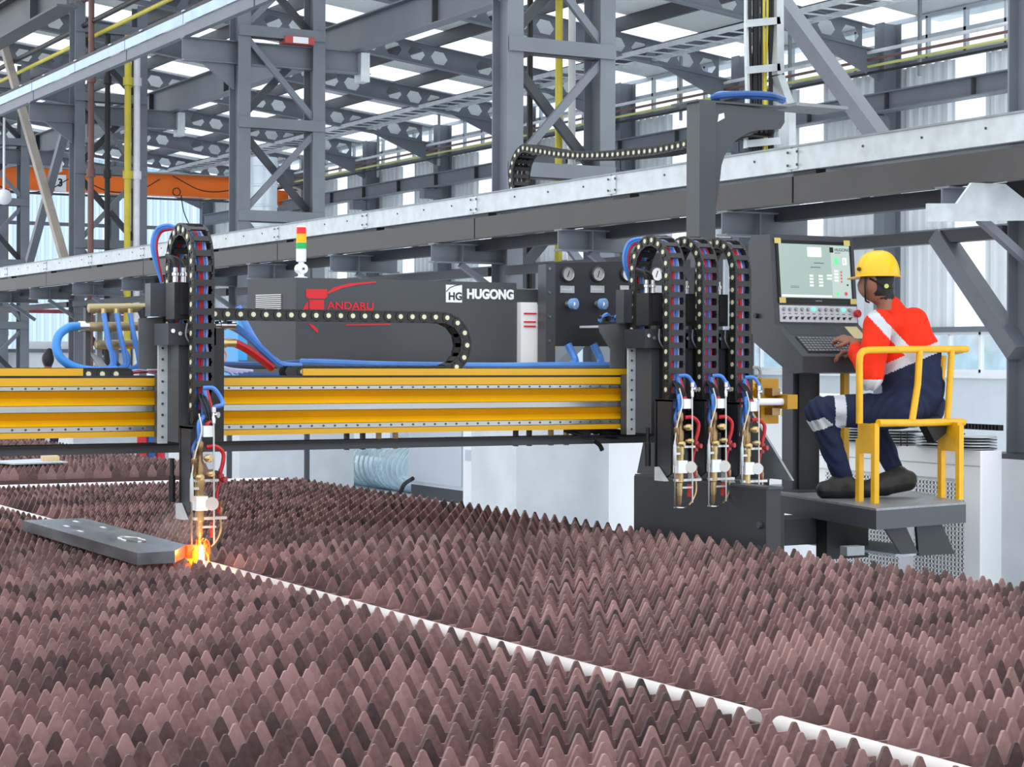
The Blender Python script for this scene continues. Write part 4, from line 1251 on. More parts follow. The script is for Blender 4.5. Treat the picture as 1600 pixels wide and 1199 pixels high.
for k_ in range(5):
    bu.tube(curve([at(936, 503 - 2 * k_, Y=9.1), at(948, 492 + 2 * k_, Y=9.08), at(956, 500 - k_, Y=9.12), at(966, 493 + 2 * k_, Y=9.1)]), 0.012, 6, 1 if k_ < 2 else 0)
bu.build('cable_bundle', [black, blue_m], gp, True)

# ---------------- post with arm over the trough
po = thing('boom_post', 'tall grey post with a curved arm reaching over the cable trough', 'post', (6.6, 9.7, 0.99))
PX0, PX1, PY0, PY1 = 6.52, 6.64, 9.60, 9.78
c_ = at(1092.8, 300, Y=9.6); PX0 = c_.x; PX1 = at(1118, 300, Y=9.6).x; PY1 = at(1072.5, 300, X=PX0).y
MB().b(PX0, PX1, PY0, PY1, 0.99, 3.17).build('post', mgrey, po)
ztop = 3.17
e = at(1226, 160, Y=9.62)
aw = [(PX1, ztop), (e.x, ztop - 0.015), (e.x, ztop - 0.085), (e.x - 0.03, ztop - 0.125), (e.x - 0.12, ztop - 0.135)]
for i in range(9):
    t_ = i / 8 * math.pi / 2
    aw.append((PX1 + 0.05 + (e.x - 0.12 - PX1 - 0.05) * (1 - math.sin(t_)), ztop - 0.135 - 0.29 * (1 - math.cos(t_))))
aw += [(PX1 + 0.03, ztop - 0.55), (PX1, ztop - 0.75)]
MB().prism(aw, 'y', PY0 + 0.02, PY0 + 0.032).build('arm_web', mgrey, po)
MB().prism([(x, z) for x, z in aw], 'y', PY1 + 0.12, PY1 + 0.132).build('arm_web', mdark, po)
MB().b(PX0 - 0.02, e.x + 0.0, PY0 - 0.0, PY1 + 0.14, ztop, ztop + 0.012).build('top_plate', mgrey, po)
rr_ = MB()
for i in range(8):
    t_ = i / 8 * math.pi / 2
    x_, z_ = PX1 + 0.05 + (e.x - 0.12 - PX1 - 0.05) * (1 - math.sin(t_)), ztop - 0.12 - 0.29 * (1 - math.cos(t_))
    rr_.b(x_ - 0.012, x_ + 0.012, PY0 + 0.03, PY1 + 0.12, z_, z_ + 0.03)
rr_.build('chain_rungs', black, po)
hp = [at(u, v, Y=9.6) for u, v in ((1126, 178), (1134, 176), (1135, 184), (1124, 190))]
MB().prism([(p.x, p.z) for p in hp], 'y', PY0 + 0.018, PY0 + 0.02).build('cutout', white_c, po)
for i in range(4):
    MB().tube(curve([at(1112 + 3 * i, 153, Y=9.65), at(1128, 149 - 1.5 * (i % 2), Y=9.6 + 0.03 * i), at(1165, 147 + (i % 2) * 2.5, Y=9.62 + 0.03 * i), at(1205, 149 + (i % 2) * 3, Y=9.62 + 0.03 * i), at(1224, 155 + i, Y=9.7)]), 0.02, 8).build('blue_hose', blue_m if i % 2 else blue_d, po, True)
q = at(1229, 160, Y=9.7); MB().b(q.x, q.x + 0.4, 9.6, 9.9, q.z - 0.03, q.z - 0.01).build('side_plate', galv_d, po)

# chain from the arm into the trough
XT = 7.95
Y1 = at(1085, 220, X=XT).y
p_ = []
for u, v in ((1190, 205), (1140, 212), (1075, 229), (1040, 236), (1000, 240), (960, 243.5), (915, 244), (880, 241), (850, 236), (832, 232)):
    p_.append(at(u, v, X=XT))
yl = p_[-1].y
zc_ = p_[-1].z
lo = [(yl + 0.0, zc_)]
R3 = (zc_ - 2.93) / 2 + 0.0
pts3 = p_ + [Vector((XT, yl + R3 * 1.0 * math.sin(a), zc_ - R3 + R3 * math.cos(a))) for a in [i * math.pi / 14 for i in range(1, 15)]] + [Vector((XT, yl - 1.5, 2.93))]
LM2 = link_mesh('trough_link', 0.16, 0.075, 0.075)
tc_ = chain('cable_chain', 'big black cable chain hanging from the arm and looping into the trough', pts3, (-1, 0, 0), LM2, 0.075)
cb_ = MB()
for k_ in range(3):
    cb_.tube([p + Vector((-0.04 + 0.04 * k_, 0, 0)) for p in resample(pts3, 0.06)], 0.014, 6)
cb_.build('cables', black, tc_, True)
# ================================================================ console, platform, chair
co = thing('operator_console', 'grey control console with screen, button rows and keyboard', 'console', (6.7, 8.85, 0.99))
CX0, CX1 = 6.43, 7.01
sp_ = [(8.75, 2.335), (8.715, 1.965), (8.70, 1.842), (8.45, 1.66), (8.45, 1.572), (8.56, 1.565), (8.90, 1.74), (8.95, 1.83), (8.95, 2.30), (8.92, 2.335)]
hm_ = MB().prism(sp_, 'x', CX0, CX1)
hm_.v = [(x - (0.0 * min(1, (8.70 - y) / 0.25) if x > 6.7 and y < 8.70 else 0), y, z) for x, y, z in hm_.v]
hm_.build('housing', mgrey, co)
def face_pt(s, z, off=0.0):
    """point on the sloped screen face: s across 0..1, z height"""
    k = (2.335 - z) / (2.335 - 1.842)
    return Vector((CX0 + s * (CX1 - CX0), 8.75 - 0.05 * k - off, z))
def panel(name, s0, s1, z0, z1, off, th, m_, par=co):
    V = [face_pt(s, z, o) for o in (off, off + th) for s, z in ((s0, z0), (s1, z0), (s1, z1), (s0, z1))]
    return MB().add(V, [(0, 3, 2, 1), (4, 5, 6, 7), (0, 1, 5, 4), (1, 2, 6, 5), (2, 3, 7, 6), (3, 0, 4, 7)]).build(name, m_, par)
bez = panel('screen_bezel', 0.055, 0.955, 1.955, 2.305, 0.0, 0.006, black)
scr = panel('screen', 0.085, 0.93, 1.985, 2.285, 0.006, 0.002, EM('screen_glow', (180, 202, 194), 0.32, (112, 130, 125)), bez)
ui_w = EM('screen_white', (230, 240, 236), 0.45, (160, 170, 165)); ui_g = EM('screen_green', (90, 205, 130), 0.5); ui_r = EM('screen_red', (185, 70, 80), 0.4); ui_d = EM('screen_dark', (96, 112, 110), 0.1); ui_k = M('screen_black', (30, 34, 34), 0.4)
O = 0.0082
def rect(s, z, w, h, m_, o=O): return panel('screen_element', s, s + w, z, z + h, o, 0.0006, m_, scr)
panel('screen_sidebar', 0.70, 0.925, 1.99, 2.28, 0.008, 0.0004, EM('screen_pale', (196, 214, 208), 0.36, (130, 145, 140)), scr)
rect(0.42, 2.215, 0.17, 0.055, ui_w)
rect(0.74, 2.175, 0.05, 0.04, ui_g); rect(0.84, 2.175, 0.05, 0.04, ui_w)
rect(0.855, 2.182, 0.008, 0.026, ui_k)
rect(0.69, 2.243, 0.045, 0.03, ui_k)
for r_i in range(4):
    z = 2.05 + 0.018 * r_i
    rect(0.43, z, 0.045, 0.011, ui_w); rect(0.54, z, 0.05, 0.011, ui_w)
    rect(0.73, z + 0.03, 0.05, 0.012, ui_w)
for r_i in range(2):
    rect(0.64, 2.09 + 0.018 * r_i, 0.06, 0.011, ui_w); rect(0.45 + 0.04 * r_i, 2.155 + 0.024 * r_i, 0.12, 0.005, ui_d); rect(0.2, 2.04 + 0.008 * r_i, 0.1, 0.003, ui_d)
rect(0.09, 1.99, 0.6, 0.012, ui_w)
def disc(s, z, r, m_, par, o=O, th=0.0015, n=18, name='screen_button'):
    p = face_pt(s, z, o); return MB().cyl(p, p + Vector((0, -th, 0)), r, n).build(name, m_, par)
disc(0.76, 2.012, 0.012, ui_g, scr); disc(0.86, 2.012, 0.011, ui_r, scr)
for k_ in range(4): disc(0.815, 2.08 + 0.018 * k_, 0.006, ui_r, scr, n=12)
disc(0.885, 2.062, 0.006, ui_k, scr, n=12)
p = face_pt(0.75, 2.252, 0.0085); text('screen_title', 'HUGONG', 0.024, p, (1, 0, 0), (0, 0.1, 1), ui_k, scr, 0.0003, 0.0004)
p = face_pt(0.75, 2.238, 0.0085); text('screen_title', 'GROUP', 0.012, p, (1, 0, 0), (0, 0.1, 1), ui_k, scr, 0.0003)
tape = M('masking_tape', (222, 200, 120), 0.7, 0, 0.05)
for s, z in ((0.04, 2.285), (0.87, 2.285), (0.06, 1.955), (0.91, 1.955)):
    panel('tape_strip', s, s + 0.075, z, z + 0.03, 0.007, 0.001, tape)
p = face_pt(0.49, 1.966, 0.007); text('bezel_mark', 'HUGONG', 0.010, p, (1, 0, 0), (0, 0.1, 1), grey_p, bez, 0.0003)
bp_ = panel('button_panel', 0.06, 0.985, 1.85, 1.942, 0.0, 0.004, M('button_panel_white', (208, 212, 218), 0.4, 0.1))
btn_b, lamp_g = chrome, EM('lamp_button', (90, 235, 190), 0.9)
for i in range(12):
    s = 0.105 + 0.0715 * i
    m_ = lamp_g if i in (5, 10) else M('button_clear', (150, 156, 160), 0.3, 0.3) if i == 0 else bpy.data.materials['button_clear']
    p = face_pt(s, 1.921, 0.004)
    MB().lathe([(0.010, 0), (0.010, 0.006), (0.008, 0.012)], p, (0, -1, 0.1), 14).build('push_button', m_, bp_, True)
    p = face_pt(s, 1.872, 0.004)
    MB().lathe([(0.008, 0), (0.008, 0.005), (0.003, 0.006), (0.003, 0.018)], p, (0.3, -1, 0.5), 10).build('toggle_switch', steel_d if i not in (9, 10) else black, bp_, True)
    MB().c(face_pt(s, 1.896, 0.0045), (0.018, 0.0015, 0.003)).build('button_label', mdark, bp_)
p = face_pt(0.965, 1.90, 0.004)
es = MB().lathe([(0.016, 0), (0.016, 0.012), (0.022, 0.014), (0.022, 0.026), (0.018, 0.03)], p, (0.2, -1, 0.1), 20).build('emergency_stop', red_m, co, True)
# sloped shelf with keyboard
def shelf_pt(s, t, off=0.0):
    n = Vector((0, -0.182, 0.25)).normalized()
    return Vector((CX0 + s * (CX1 - CX0), 8.70 + (8.45 - 8.70) * t, 1.842 + (1.66 - 1.842) * t)) + n * off
def spanel(name, s0, s1, t0, t1, off, th, m_, par=co):
    V = [shelf_pt(s, t, o) for o in (off, off + th) for s, t in ((s0, t1), (s1, t1), (s1, t0), (s0, t0))]
    return MB().add(V, [(0, 3, 2, 1), (4, 5, 6, 7), (0, 1, 5, 4), (1, 2, 6, 5), (2, 3, 7, 6), (3, 0, 4, 7)]).build(name, m_, par)
spanel('shelf_recess', 0.08, 0.66, 0.06, 0.36, 0.0, 0.001, steel_d)
kb = spanel('keyboard', 0.10, 0.76, 0.42, 0.90, 0.0, 0.003, black)
km = MB()
key_m = M('key_grey', (120, 124, 130), 0.4)
for r_i in range(6):
    for c_i in range(15):
        s0, t0 = 0.115 + c_i * 0.0412, 0.445 + r_i * 0.073
        V = [shelf_pt(s, t, o) for o in (0.003, 0.008) for s, t in ((s0, t0 + 0.05), (s0 + 0.03, t0 + 0.05), (s0 + 0.03, t0), (s0, t0))]
        km.add(V, [(4, 5, 6, 7), (0, 1, 5, 4), (1, 2, 6, 5), (2, 3, 7, 6), (3, 0, 4, 7)])
km.build('keys', key_m, kb, kind='stuff')
spanel('instruction_card', 0.80, 0.95, 0.08, 0.45, 0.0, 0.001, M('card_cream', (206, 196, 150), 0.6))
MB().cyl((CX0, 8.86, 1.885), (CX0 - 0.02, 8.86, 1.885), 0.014, 12).build('side_lock', black, co)
MB().b(6.66, 6.80, 8.78, 8.92, 0.917, 1.74).build('pedestal', mdark, co)
MB().b(6.63, 6.66, 8.80, 8.90, 0.917, 1.70).build('pedestal_cover', mgrey, co)
MB().b(6.56, 6.90, 8.66, 9.0, 0.908, 0.917).build('foot_plate', steel_d, co)
co.location = (7.269, 9.602, 0.934)
co.scale = (1.085, 1.085, 1.085)

pf = thing('operator_platform', 'dark grey operator platform with a worn tread plate', 'platform', (7.3, 8.9, 0.7))
PZ = 0.845
tread = M('tread_plate', (146, 148, 152), 0.45, 0.4, 0.2, 30, 0.2, 90)
pol = [(7.05, 10.1), (7.04, 9.58), (6.757, 8.23), (7.517, 8.376), (7.86, 9.2), (7.86, 10.1)]
MB().prism(pol, 'z', PZ - 0.012, PZ).build('tread', tread, pf)
MB().prism([(x, y) for x, y in pol], 'z', PZ - 0.115, PZ - 0.012).build('edge_frame', mgrey, pf)
MB().prism([(6.92, PZ - 0.115), (7.07, PZ - 0.115), (7.16, PZ - 0.27), (7.04, PZ - 0.27)], 'y', 8.36, 8.38).build('support_gusset', mdark, pf)
MB().prism([(7.18, PZ - 0.115), (7.36, PZ - 0.115), (7.46, PZ - 0.29), (7.20, PZ - 0.29)], 'y', 8.40, 8.42).build('support_gusset', mdark, pf)
MB().b(7.05, 7.45, 8.42, 9.3, PZ - 0.29, PZ - 0.275).build('support_shelf', grey_p, pf)
MB().b(6.95, 7.25, 8.9, 9.0, 0.5, PZ - 0.115).build('under_box', black, pf)
MB().b(6.68, 6.80, 8.38, 8.44, 0.58, 0.63).build('scraper_plate', galv_d, pf)

ch_ = thing('operator_chair', 'yellow tubular operator chair welded to the platform', 'chair', (7.3, 8.6, PZ))
T = lambda n, pts, r=0.021, m_=chair_y: MB().tube(pts, r, 10).build(n, m_, ch_, True)
dpv = lambda u, v, zc: Vector((0, 0, CAMZ)) + FW * zc + RC * ((u - CX) / FPX * zc) - UC * ((v - HY) / FPX * zc)
Z1 = 10.86
sl = lambda u, v, Y: at(u, v, Y=Y)
lA, lB = at(1343, 784, Z=PZ), at(1367, 787, Z=PZ)
rA, rB = at(1471, 778, Z=PZ), at(1499, 781, Z=PZ)
zA, zB = at(1343, 548, Y=lB.y).z, 1.29
def sq(n, p, q, w=0.033): return MB().bar(p, q, w, w, (0, 1, 0)).build(n, chair_y, ch_)
sq('leg', lA, (lA.x, lA.y, 1.20)); sq('leg', lB, (lB.x, lB.y, 1.29))
sq('leg', rA, (rA.x, rA.y, 1.20)); sq('leg', rB, (rB.x, rB.y, 1.27))
MB().prism([tuple(Vector(q)[:2]) for q in (lA + Vector((-0.015, 0, 0)), lB + Vector((-0.015, -0.012, 0)), lB + Vector((0.02, -0.012, 0)), lA + Vector((0.02, 0, 0)))], 'z', 1.12, 1.285).build('side_box', chair_y, ch_)
MB().prism([tuple(Vector(q)[:2]) for q in (rA + Vector((-0.015, 0, 0)), rB + Vector((-0.015, 0, 0)), rB + Vector((0.02, 0, 0)), rA + Vector((0.02, 0, 0)))], 'z', 1.12, 1.285).build('side_box', chair_y, ch_)
YC = lA.y - 0.02
bk = curve([at(1343, 662, Y=lB.y + 0.08), at(1343, 600, Y=lB.y + 0.08), at(1343, 565, Y=lB.y + 0.08), at(1346, 552, Y=lB.y + 0.08), at(1356, 547.5, Y=lB.y + 0.08), at(1380, 547, Y=lB.y + 0.08), at(1430, 546, Y=lB.y + 0.1), at(1510, 545.5, Y=lB.y + 0.14)], 6)
T('back_top_rail', bk, 0.020)
T('back_lower_rail', [at(1372, 661, Y=lB.y - 0.01), at(1430, 661, Y=lB.y + 0.02), at(1500, 659, Y=lB.y + 0.1), at(1505, 660, Y=lB.y + 0.13)], 0.021)
T('back_upright', [at(1437, 548, Y=lB.y + 0.1), at(1434, 600, Y=lB.y + 0.08), at(1425, 659, Y=lB.y + 0.02)], 0.020)
T('back_upright', [at(1487, 548, Y=lB.y + 0.12), at(1484, 600, Y=lB.y + 0.12), at(1480, 660, Y=lB.y + 0.1)], 0.019)
T('side_rail', [at(1510, 545.5, Y=lB.y + 0.14), at(1485, 552, Y=lB.y + 0.55)], 0.019)
T('side_rail', [at(1475, 556, Y=lB.y + 0.50), at(1468, 640, Y=lB.y + 0.50)], 0.016)
seat_c = dpv(1405, 660, 11.34)
MB().b(seat_c.x - 0.27, seat_c.x + 0.22, seat_c.y - 0.16, seat_c.y + 0.22, 1.262, 1.285).build('seat_board', M('ply_seat', (190, 170, 140), 0.6), ch_)
MB().b(seat_c.x - 0.25, seat_c.x + 0.20, seat_c.y - 0.14, seat_c.y + 0.20, 1.285, 1.315).build('seat_pad', black, ch_)
q = dpv(1462, 672, 11.2); MB().prism([(q.x - 0.09, q.z + 0.03), (q.x + 0.07, q.z + 0.03), (q.x + 0.06, q.z - 0.02), (q.x - 0.02, q.z - 0.07)], 'y', q.y - 0.02, q.y + 0.05).build('seat_bracket', black, ch_)
a = at(1320, 590, Y=9.4); one('safety_post', MB().b(a.x - 0.02, a.x + 0.02, 9.38, 9.42, PZ, 1.75), chair_y, 'short yellow safety post behind the console', 'post')

# ================================================================ people (smooth implicit bodies)
def surface_nets(sdf, lo, hi, h):
    lo, hi = np.array(lo, float), np.array(hi, float)
    n = np.ceil((hi - lo) / h).astype(int) + 1
    ax = [lo[i] + h * np.arange(n[i]) for i in range(3)]
    G = np.stack(np.meshgrid(*ax, indexing='ij'), -1).reshape(-1, 3)
    D = sdf(G).reshape(n)
    S = D < 0
    c = n - 1
    cnt = np.zeros(c); pos = np.zeros(tuple(c) + (3,))
    corner = lambda i, j, k: (slice(i, i + c[0]), slice(j, j + c[1]), slice(k, k + c[2]))
    offs = [(i, j, k) for i in (0, 1) for j in (0, 1) for k in (0, 1)]
    for a in offs:
        for axn in range(3):
            if a[axn]: continue
            b = list(a); b[axn] = 1
            da, db = D[corner(*a)], D[corner(*b)]
            x = (da < 0) != (db < 0)
            t = np.where(x, da / np.where(x, da - db, 1), 0)
            for q in range(3):
                pos[..., q] += np.where(x, a[q] + (t if q == axn else 0), 0)
            cnt += x
    act = cnt > 0
    idx = -np.ones(c, int)
    idx[act] = np.arange(act.sum())
    I = np.argwhere(act)
    V = lo + h * (I + pos[act] / cnt[act][:, None])
    F = []
    for axn in range(3):
        u, w = (axn + 1) % 3, (axn + 2) % 3
        sl0 = [slice(1, c[q]) for q in range(3)]; sl0[axn] = slice(0, c[axn])
        sl1 = list(sl0); sl1[axn] = slice(1, c[axn] + 1)
        s0, s1 = S[tuple(sl0)], S[tuple(sl1)]
        E = np.argwhere(s0 != s1)
        if not len(E): continue
        flip = s0[tuple(E.T)]
        base = E.copy()
        for q in range(3):
            if q != axn: base[:, q] += 1
        def cell(du, dw):
            b = base.copy(); b[:, u] -= du; b[:, w] -= dw
            return idx[b[:, 0], b[:, 1], b[:, 2]]
        Q = np.stack([cell(1, 1), cell(0, 1), cell(0, 0), cell(1, 0)], 1)
        Q[~flip] = Q[~flip][:, ::-1]
        F.append(Q)
    return V, np.concatenate(F)


class Body:
    def __init__(s): s.p = []
    def cap(s, a, b, ra, rb, tag): s.p.append(('c', np.array(a, float), np.array(b, float), ra, rb, tag)); return s
    def ell(s, c, ax, tag):
        """ax: three (vector, radius)"""
        s.p.append(('e', np.array(c, float), [(np.array(v, float), r) for v, r in ax], tag)); return s
    def dist(s, G, which=None):
        out = []
        for q in s.p:
            if q[0] == 'c':
                _, a, b, ra, rb, tag = q
                d = b - a
                t = np.clip(((G - a) @ d) / (d @ d), 0, 1)
                out.append(np.linalg.norm(G - a - t[:, None] * d, axis=1) - (ra + (rb - ra) * t))
            else:
                _, c_, ax, tag = q
                L = G - c_
                k = np.sqrt(sum(((L @ v) / r) ** 2 for v, r in ax))
                out.append((k - 1) * min(r for v, r in ax))
        return out
    def sdf(s, G, k=0.03):
        ds = s.dist(G)
        r = ds[0]
        for d in ds[1:]:
            h = np.clip(0.5 + 0.5 * (d - r) / k, 0, 1)
            r = d * (1 - h) + r * h - k * h * (1 - h)
            r = r
        return r
    def tags(s, G):
        ds = np.stack(s.dist(G), 1)
        i = ds.argmin(1)
        return [s.p[j][-1] for j in i]


def body_mesh(name, B, h, mats, pick, parent, k=0.03, fold=None):
    pts = []
    for q in B.p:
        if q[0] == 'c': pts += [q[1] - max(q[3], q[4]) - 0.03, q[1] + max(q[3], q[4]) + 0.03, q[2] - max(q[3], q[4]) - 0.03, q[2] + max(q[3], q[4]) + 0.03]
        else:
            r = max(a[1] for a in q[2]) + 0.03; pts += [q[1] - r, q[1] + r]
    P = np.array(pts)
    f = (lambda G: B.sdf(G, k) + fold(G)) if fold else (lambda G: B.sdf(G, k))
    V, F = surface_nets(f, P.min(0), P.max(0), h)
    me = bpy.data.meshes.new(name)
    me.from_pydata(V.tolist(), [], F.tolist())
    for m_ in mats: me.materials.append(m_)
    C = V[F].mean(1)
    tg = B.tags(C)
    uv = project(C)
    me.polygons.foreach_set('material_index', [pick(t, u, v, c) for t, (u, v), c in zip(tg, uv, C)])
    me.polygons.foreach_set('use_smooth', [True] * len(F))
    me.update()
    return obj(name, me, parent)


def project(C):
    d = C - np.array([0, 0, CAMZ])
    z = d @ np.array(FW)
    return np.stack([CX + FPX * (d @ np.array(RC)) / z, HY - FPX * (d @ np.array(UC)) / z], 1)

cloth_red = M('hi_vis_red', (240, 52, 22), 0.75, 0, 0.1, 6, 0.35, 14, 0.2)
cloth_navy = M('navy_cotton', (38, 46, 72), 0.8, 0, 0.2, 6, 0.4, 14, 0.2)
cloth_silver = M('reflective_tape', (206, 210, 216), 0.4, 0.1, 0.05, 10, 0.15, 20)
skin_m = M('skin', (150, 100, 78), 0.5, 0, 0.06, 8)
hair_m = M('black_hair', (20, 18, 18), 0.55, 0, 0.3, 60, 0.4, 120)
helmet_m = M('helmet_yellow', (240, 196, 24), 0.32, 0, 0.06, 8)

ZP, ZO = 11.10, 0.22
J = lambda u, v, z=ZP: tuple(dpv(u, v, z + ZO))
Rv, Fv, Uv = np.array(R0), np.array(FW), np.array(UP)
fwd = np.array(-R0 * 0.80 + FW * 0.60); sid = np.cross(Uv, fwd)
B = Body()
# pelvis and trunk
B.cap(J(1410, 637, 10.98), J(1448, 634, 11.20), 0.105, 0.105, 'pelvis')
B.cap(J(1432, 622), J(1420, 560, 11.10), 0.128, 0.125, 'torso')
B.cap(J(1420, 560), J(1410, 512, 11.09), 0.125, 0.105, 'torso')
B.cap(J(1410, 602, 11.04), J(1404, 552, 11.06), 0.120, 0.115, 'torso')
B.cap(J(1376, 507, 10.95), J(1430, 505, 11.24), 0.075, 0.07, 'torso')
B.cap(J(1453, 612, 11.08), J(1444, 548, 11.10), 0.085, 0.085, 'torso')
B.cap(J(1444, 548, 11.10), J(1428, 502, 11.12), 0.085, 0.078, 'torso')
B.cap(J(1399, 490, 11.06), J(1393, 479, 11.06), 0.068, 0.058, 'collar')
# head
B.cap(J(1385, 478, 11.05), J(1377, 455, 11.05), 0.050, 0.052, 'neck')
hc_ = np.array(J(1371, 436, 11.05))
hf = np.array(-R0 * 0.76 + FW * 0.65); hs = np.cross(Uv, hf)
B.ell(hc_, [(hf, 0.098), (hs, 0.076), (Uv, 0.118)], 'head')
B.cap(hc_ + hf * 0.055 - Uv * 0.075, hc_ + hf * 0.03 - Uv * 0.085, 0.040, 0.045, 'head')
B.cap(hc_ + hf * 0.098 - Uv * 0.005, hc_ + hf * 0.112 - Uv * 0.03, 0.008, 0.013, 'head')
B.cap(hc_ + hf * 0.095 - Uv * 0.062, hc_ + hf * 0.088 - Uv * 0.062, 0.016, 0.016, 'head')
B.ell(hc_ + hs * 0.074 - hf * 0.005 - Uv * 0.02, [(hf, 0.020), (hs, 0.012), (Uv, 0.033)], 'ear')
B.ell(hc_ - hs * 0.074 - hf * 0.005 - Uv * 0.02, [(hf, 0.020), (hs, 0.012), (Uv, 0.033)], 'ear')
# arms
B.cap(J(1372, 508, 10.93), J(1360, 590, 10.84), 0.082, 0.070, 'arm_upper')
B.cap(J(1360, 590, 10.84), J(1338, 550, 11.06), 0.060, 0.046, 'arm_lower')
B.cap(J(1338, 550, 11.06), J(1334, 535, 11.14), 0.034, 0.028, 'wrist')
B.cap(J(1430, 508, 11.25), J(1408, 570, 11.38), 0.062, 0.056, 'arm_upper2')
B.cap(J(1408, 570, 11.38), J(1352, 552, 11.30), 0.052, 0.040, 'arm_lower2')
B.cap(J(1352, 552, 11.30), J(1340, 549, 11.28), 0.027, 0.025, 'wrist')
# legs
B.cap(J(1405, 642, 10.96), J(1282, 643, 10.98), 0.105, 0.082, 'thigh')
B.cap(J(1280, 647, 10.98), J(1316, 742, 11.02), 0.080, 0.056, 'shin')
B.cap(J(1445, 640, 11.22), J(1362, 652, 11.36), 0.098, 0.075, 'thigh2')
B.cap(J(1362, 654, 11.36), J(1398, 738, 11.22), 0.074, 0.050, 'shin2')
pelv, chest = np.array(J(1432, 640)), np.array(J(1406, 495))

def pick(tag, u, v, c):
    # 0 red 1 navy 2 silver 3 skin 4 hair
    if tag in ('head', 'ear'):
        L = c - hc_
        if tag == 'ear': return 3
        f, z_ = L @ hf, L @ Uv
        return 4 if (f < -0.016 and z_ > -0.10) or (f < 0.02 and z_ > -0.01) or z_ > 0.05 else 3
    if tag == 'neck': return 4 if (np.array(c) - hc_) @ hf < -0.022 and v < 468 else 3
    if tag == 'wrist': return 3
    if tag in ('arm_upper', 'arm_lower', 'arm_upper2', 'arm_lower2'):
        if tag == 'arm_upper' and v > 594: return 2
        if tag == 'arm_upper' and abs((v - 489) - 1.08 * (u - 1362)) < 11 and v < 545 and u < 1400: return 2
        return 0
    if tag in ('torso', 'collar', 'pelvis'):
        vs_ = 577 - (u - 1383) * 0.42
        if abs((v - 489) - 1.08 * (u - 1362)) < 11 and v < vs_ - 8 and u < 1425: return 2
        if v < vs_ - 8: return 0
        return 2 if v < vs_ + 9 else 1
    if tag == 'thigh':
        a = np.array(J(1405, 642, 10.96)); b = np.array(J(1282, 643, 10.98)); d = b - a
        t = (np.array(c) - a) @ d / (d @ d)
        return 2 if 0.69 < t < 0.83 else 1
    if tag == 'shin':
        a = np.array(J(1280, 647, 10.98)); b = np.array(J(1316, 742, 11.02)); d = b - a
        t = (np.array(c) - a) @ d / (d @ d)
        return 2 if 0.03 < t < 0.2 else 1
    return 1

def folds(G):
    return 0.003 * np.sin(G[:, 2] * 31 - 14 * G[:, 0] + 6 * np.sin(G[:, 1] * 9 + G[:, 0] * 17)) + 0.0045 * np.sin(G[:, 2] * 62 + 9 * np.sin(G[:, 0] * 11) + 7 * np.sin(G[:, 1] * 13)) * np.clip((1.72 - G[:, 2]) * 6, 0, 1) * np.clip((G[:, 2] - 0.9) * 6, 0, 1)
op = thing('person', 'seated operator in yellow helmet and red and navy work suit at the console', 'person', tuple(seat_c + Vector((0, 0, -0.0))))
bo = body_mesh('body', B, 0.007, [cloth_red, cloth_navy, cloth_silver, skin_m, hair_m], pick, op, 0.035, folds)

# hand with fingers
def hand(name, wrist, direc, palm_n, thumb_d, curl, par):
    w, d, n, t = (np.array(Vector(q).normalized()) if i else np.array(q, float) for i, q in enumerate((wrist, direc, palm_n, thumb_d)))
    H = Body()
    side = np.cross(n, d)
    if side @ t < 0: side = -side
    pc_ = w + d * 0.05
    H.ell(pc_, [(d, 0.052), (side, 0.041), (n, 0.017)], 'h')
    H.cap(w - d * 0.025, w + d * 0.02, 0.026, 0.024, 'h')
    for i in range(4):
        o = (0.030 - 0.020 * i)
        L_ = [0.070, 0.078, 0.073, 0.058][i]
        a = w + d * (0.088 - 0.004 * abs(i - 1)) + side * o
        b = a + (d * 0.80 - n * 0.6 * curl) * L_ * 0.5
        e = b + (d * 0.45 - n * 0.9 * curl) * L_ * 0.30
        f_ = e + (d * 0.2 - n * 1.0 * curl) * L_ * 0.24
        H.cap(a, b, 0.0095, 0.009, 'h').cap(b, e, 0.009, 0.008, 'h').cap(e, f_, 0.008, 0.0065, 'h')
    a = w + d * 0.025 + side * 0.032
    b = a + (side * 0.75 + d * 0.55 - n * 0.25) * 0.042
    e = b + (side * 0.25 + d * 0.8 - n * 0.4) * 0.034
    H.cap(a, b, 0.0125, 0.011, 'h').cap(b, e, 0.0105, 0.008, 'h')
    return body_mesh(name, H, 0.0035, [skin_m], lambda *q: 0, par, 0.008)
hand('hand', J(1334, 535, 11.14), (-R0 * 0.75 + UP * 0.30 + FW * 0.5), (UP * 0.85 - R0 * 0.1 - FW * 0.4), -FW * 0.2 + UP * 0.3 - R0 * 0.2, 0.9, op)
hand('hand', J(1340, 549, 11.28), (-R0 * 0.9 + FW * 0.1 - UP * 0.1), UP, -FW, 0.8, op)

# boots
def boot(toe, heel, ankle, name='boot'):
    S = Body(); toe, heel, ankle = (np.array(q, float) for q in (toe, heel, ankle))
    mid = heel * 0.45 + toe * 0.55
    S.cap(heel + Uv * 0.045, mid + Uv * 0.050, 0.046, 0.046, 'u').cap(mid + Uv * 0.045, toe + Uv * 0.036, 0.047, 0.040, 'u')
    S.cap(ankle, heel * 0.8 + toe * 0.2 + Uv * 0.07, 0.054, 0.052, 'u').cap(ankle, mid + Uv * 0.06, 0.045, 0.042, 'u')
    S.cap(heel + Uv * 0.014, mid + Uv * 0.014, 0.040, 0.043, 's').cap(mid + Uv * 0.014, toe + Uv * 0.014, 0.043, 0.038, 's')
    o = body_mesh(name, S, 0.006, [rubber, black], lambda t, u, v, c: 1 if t == 's' else 0, op, 0.02)
    return S, o
tz = lambda u, zc: Vector(dpv(u, 700, zc + 0.2)).xy.to_3d() + Vector((0, 0, PZ + 0.022))
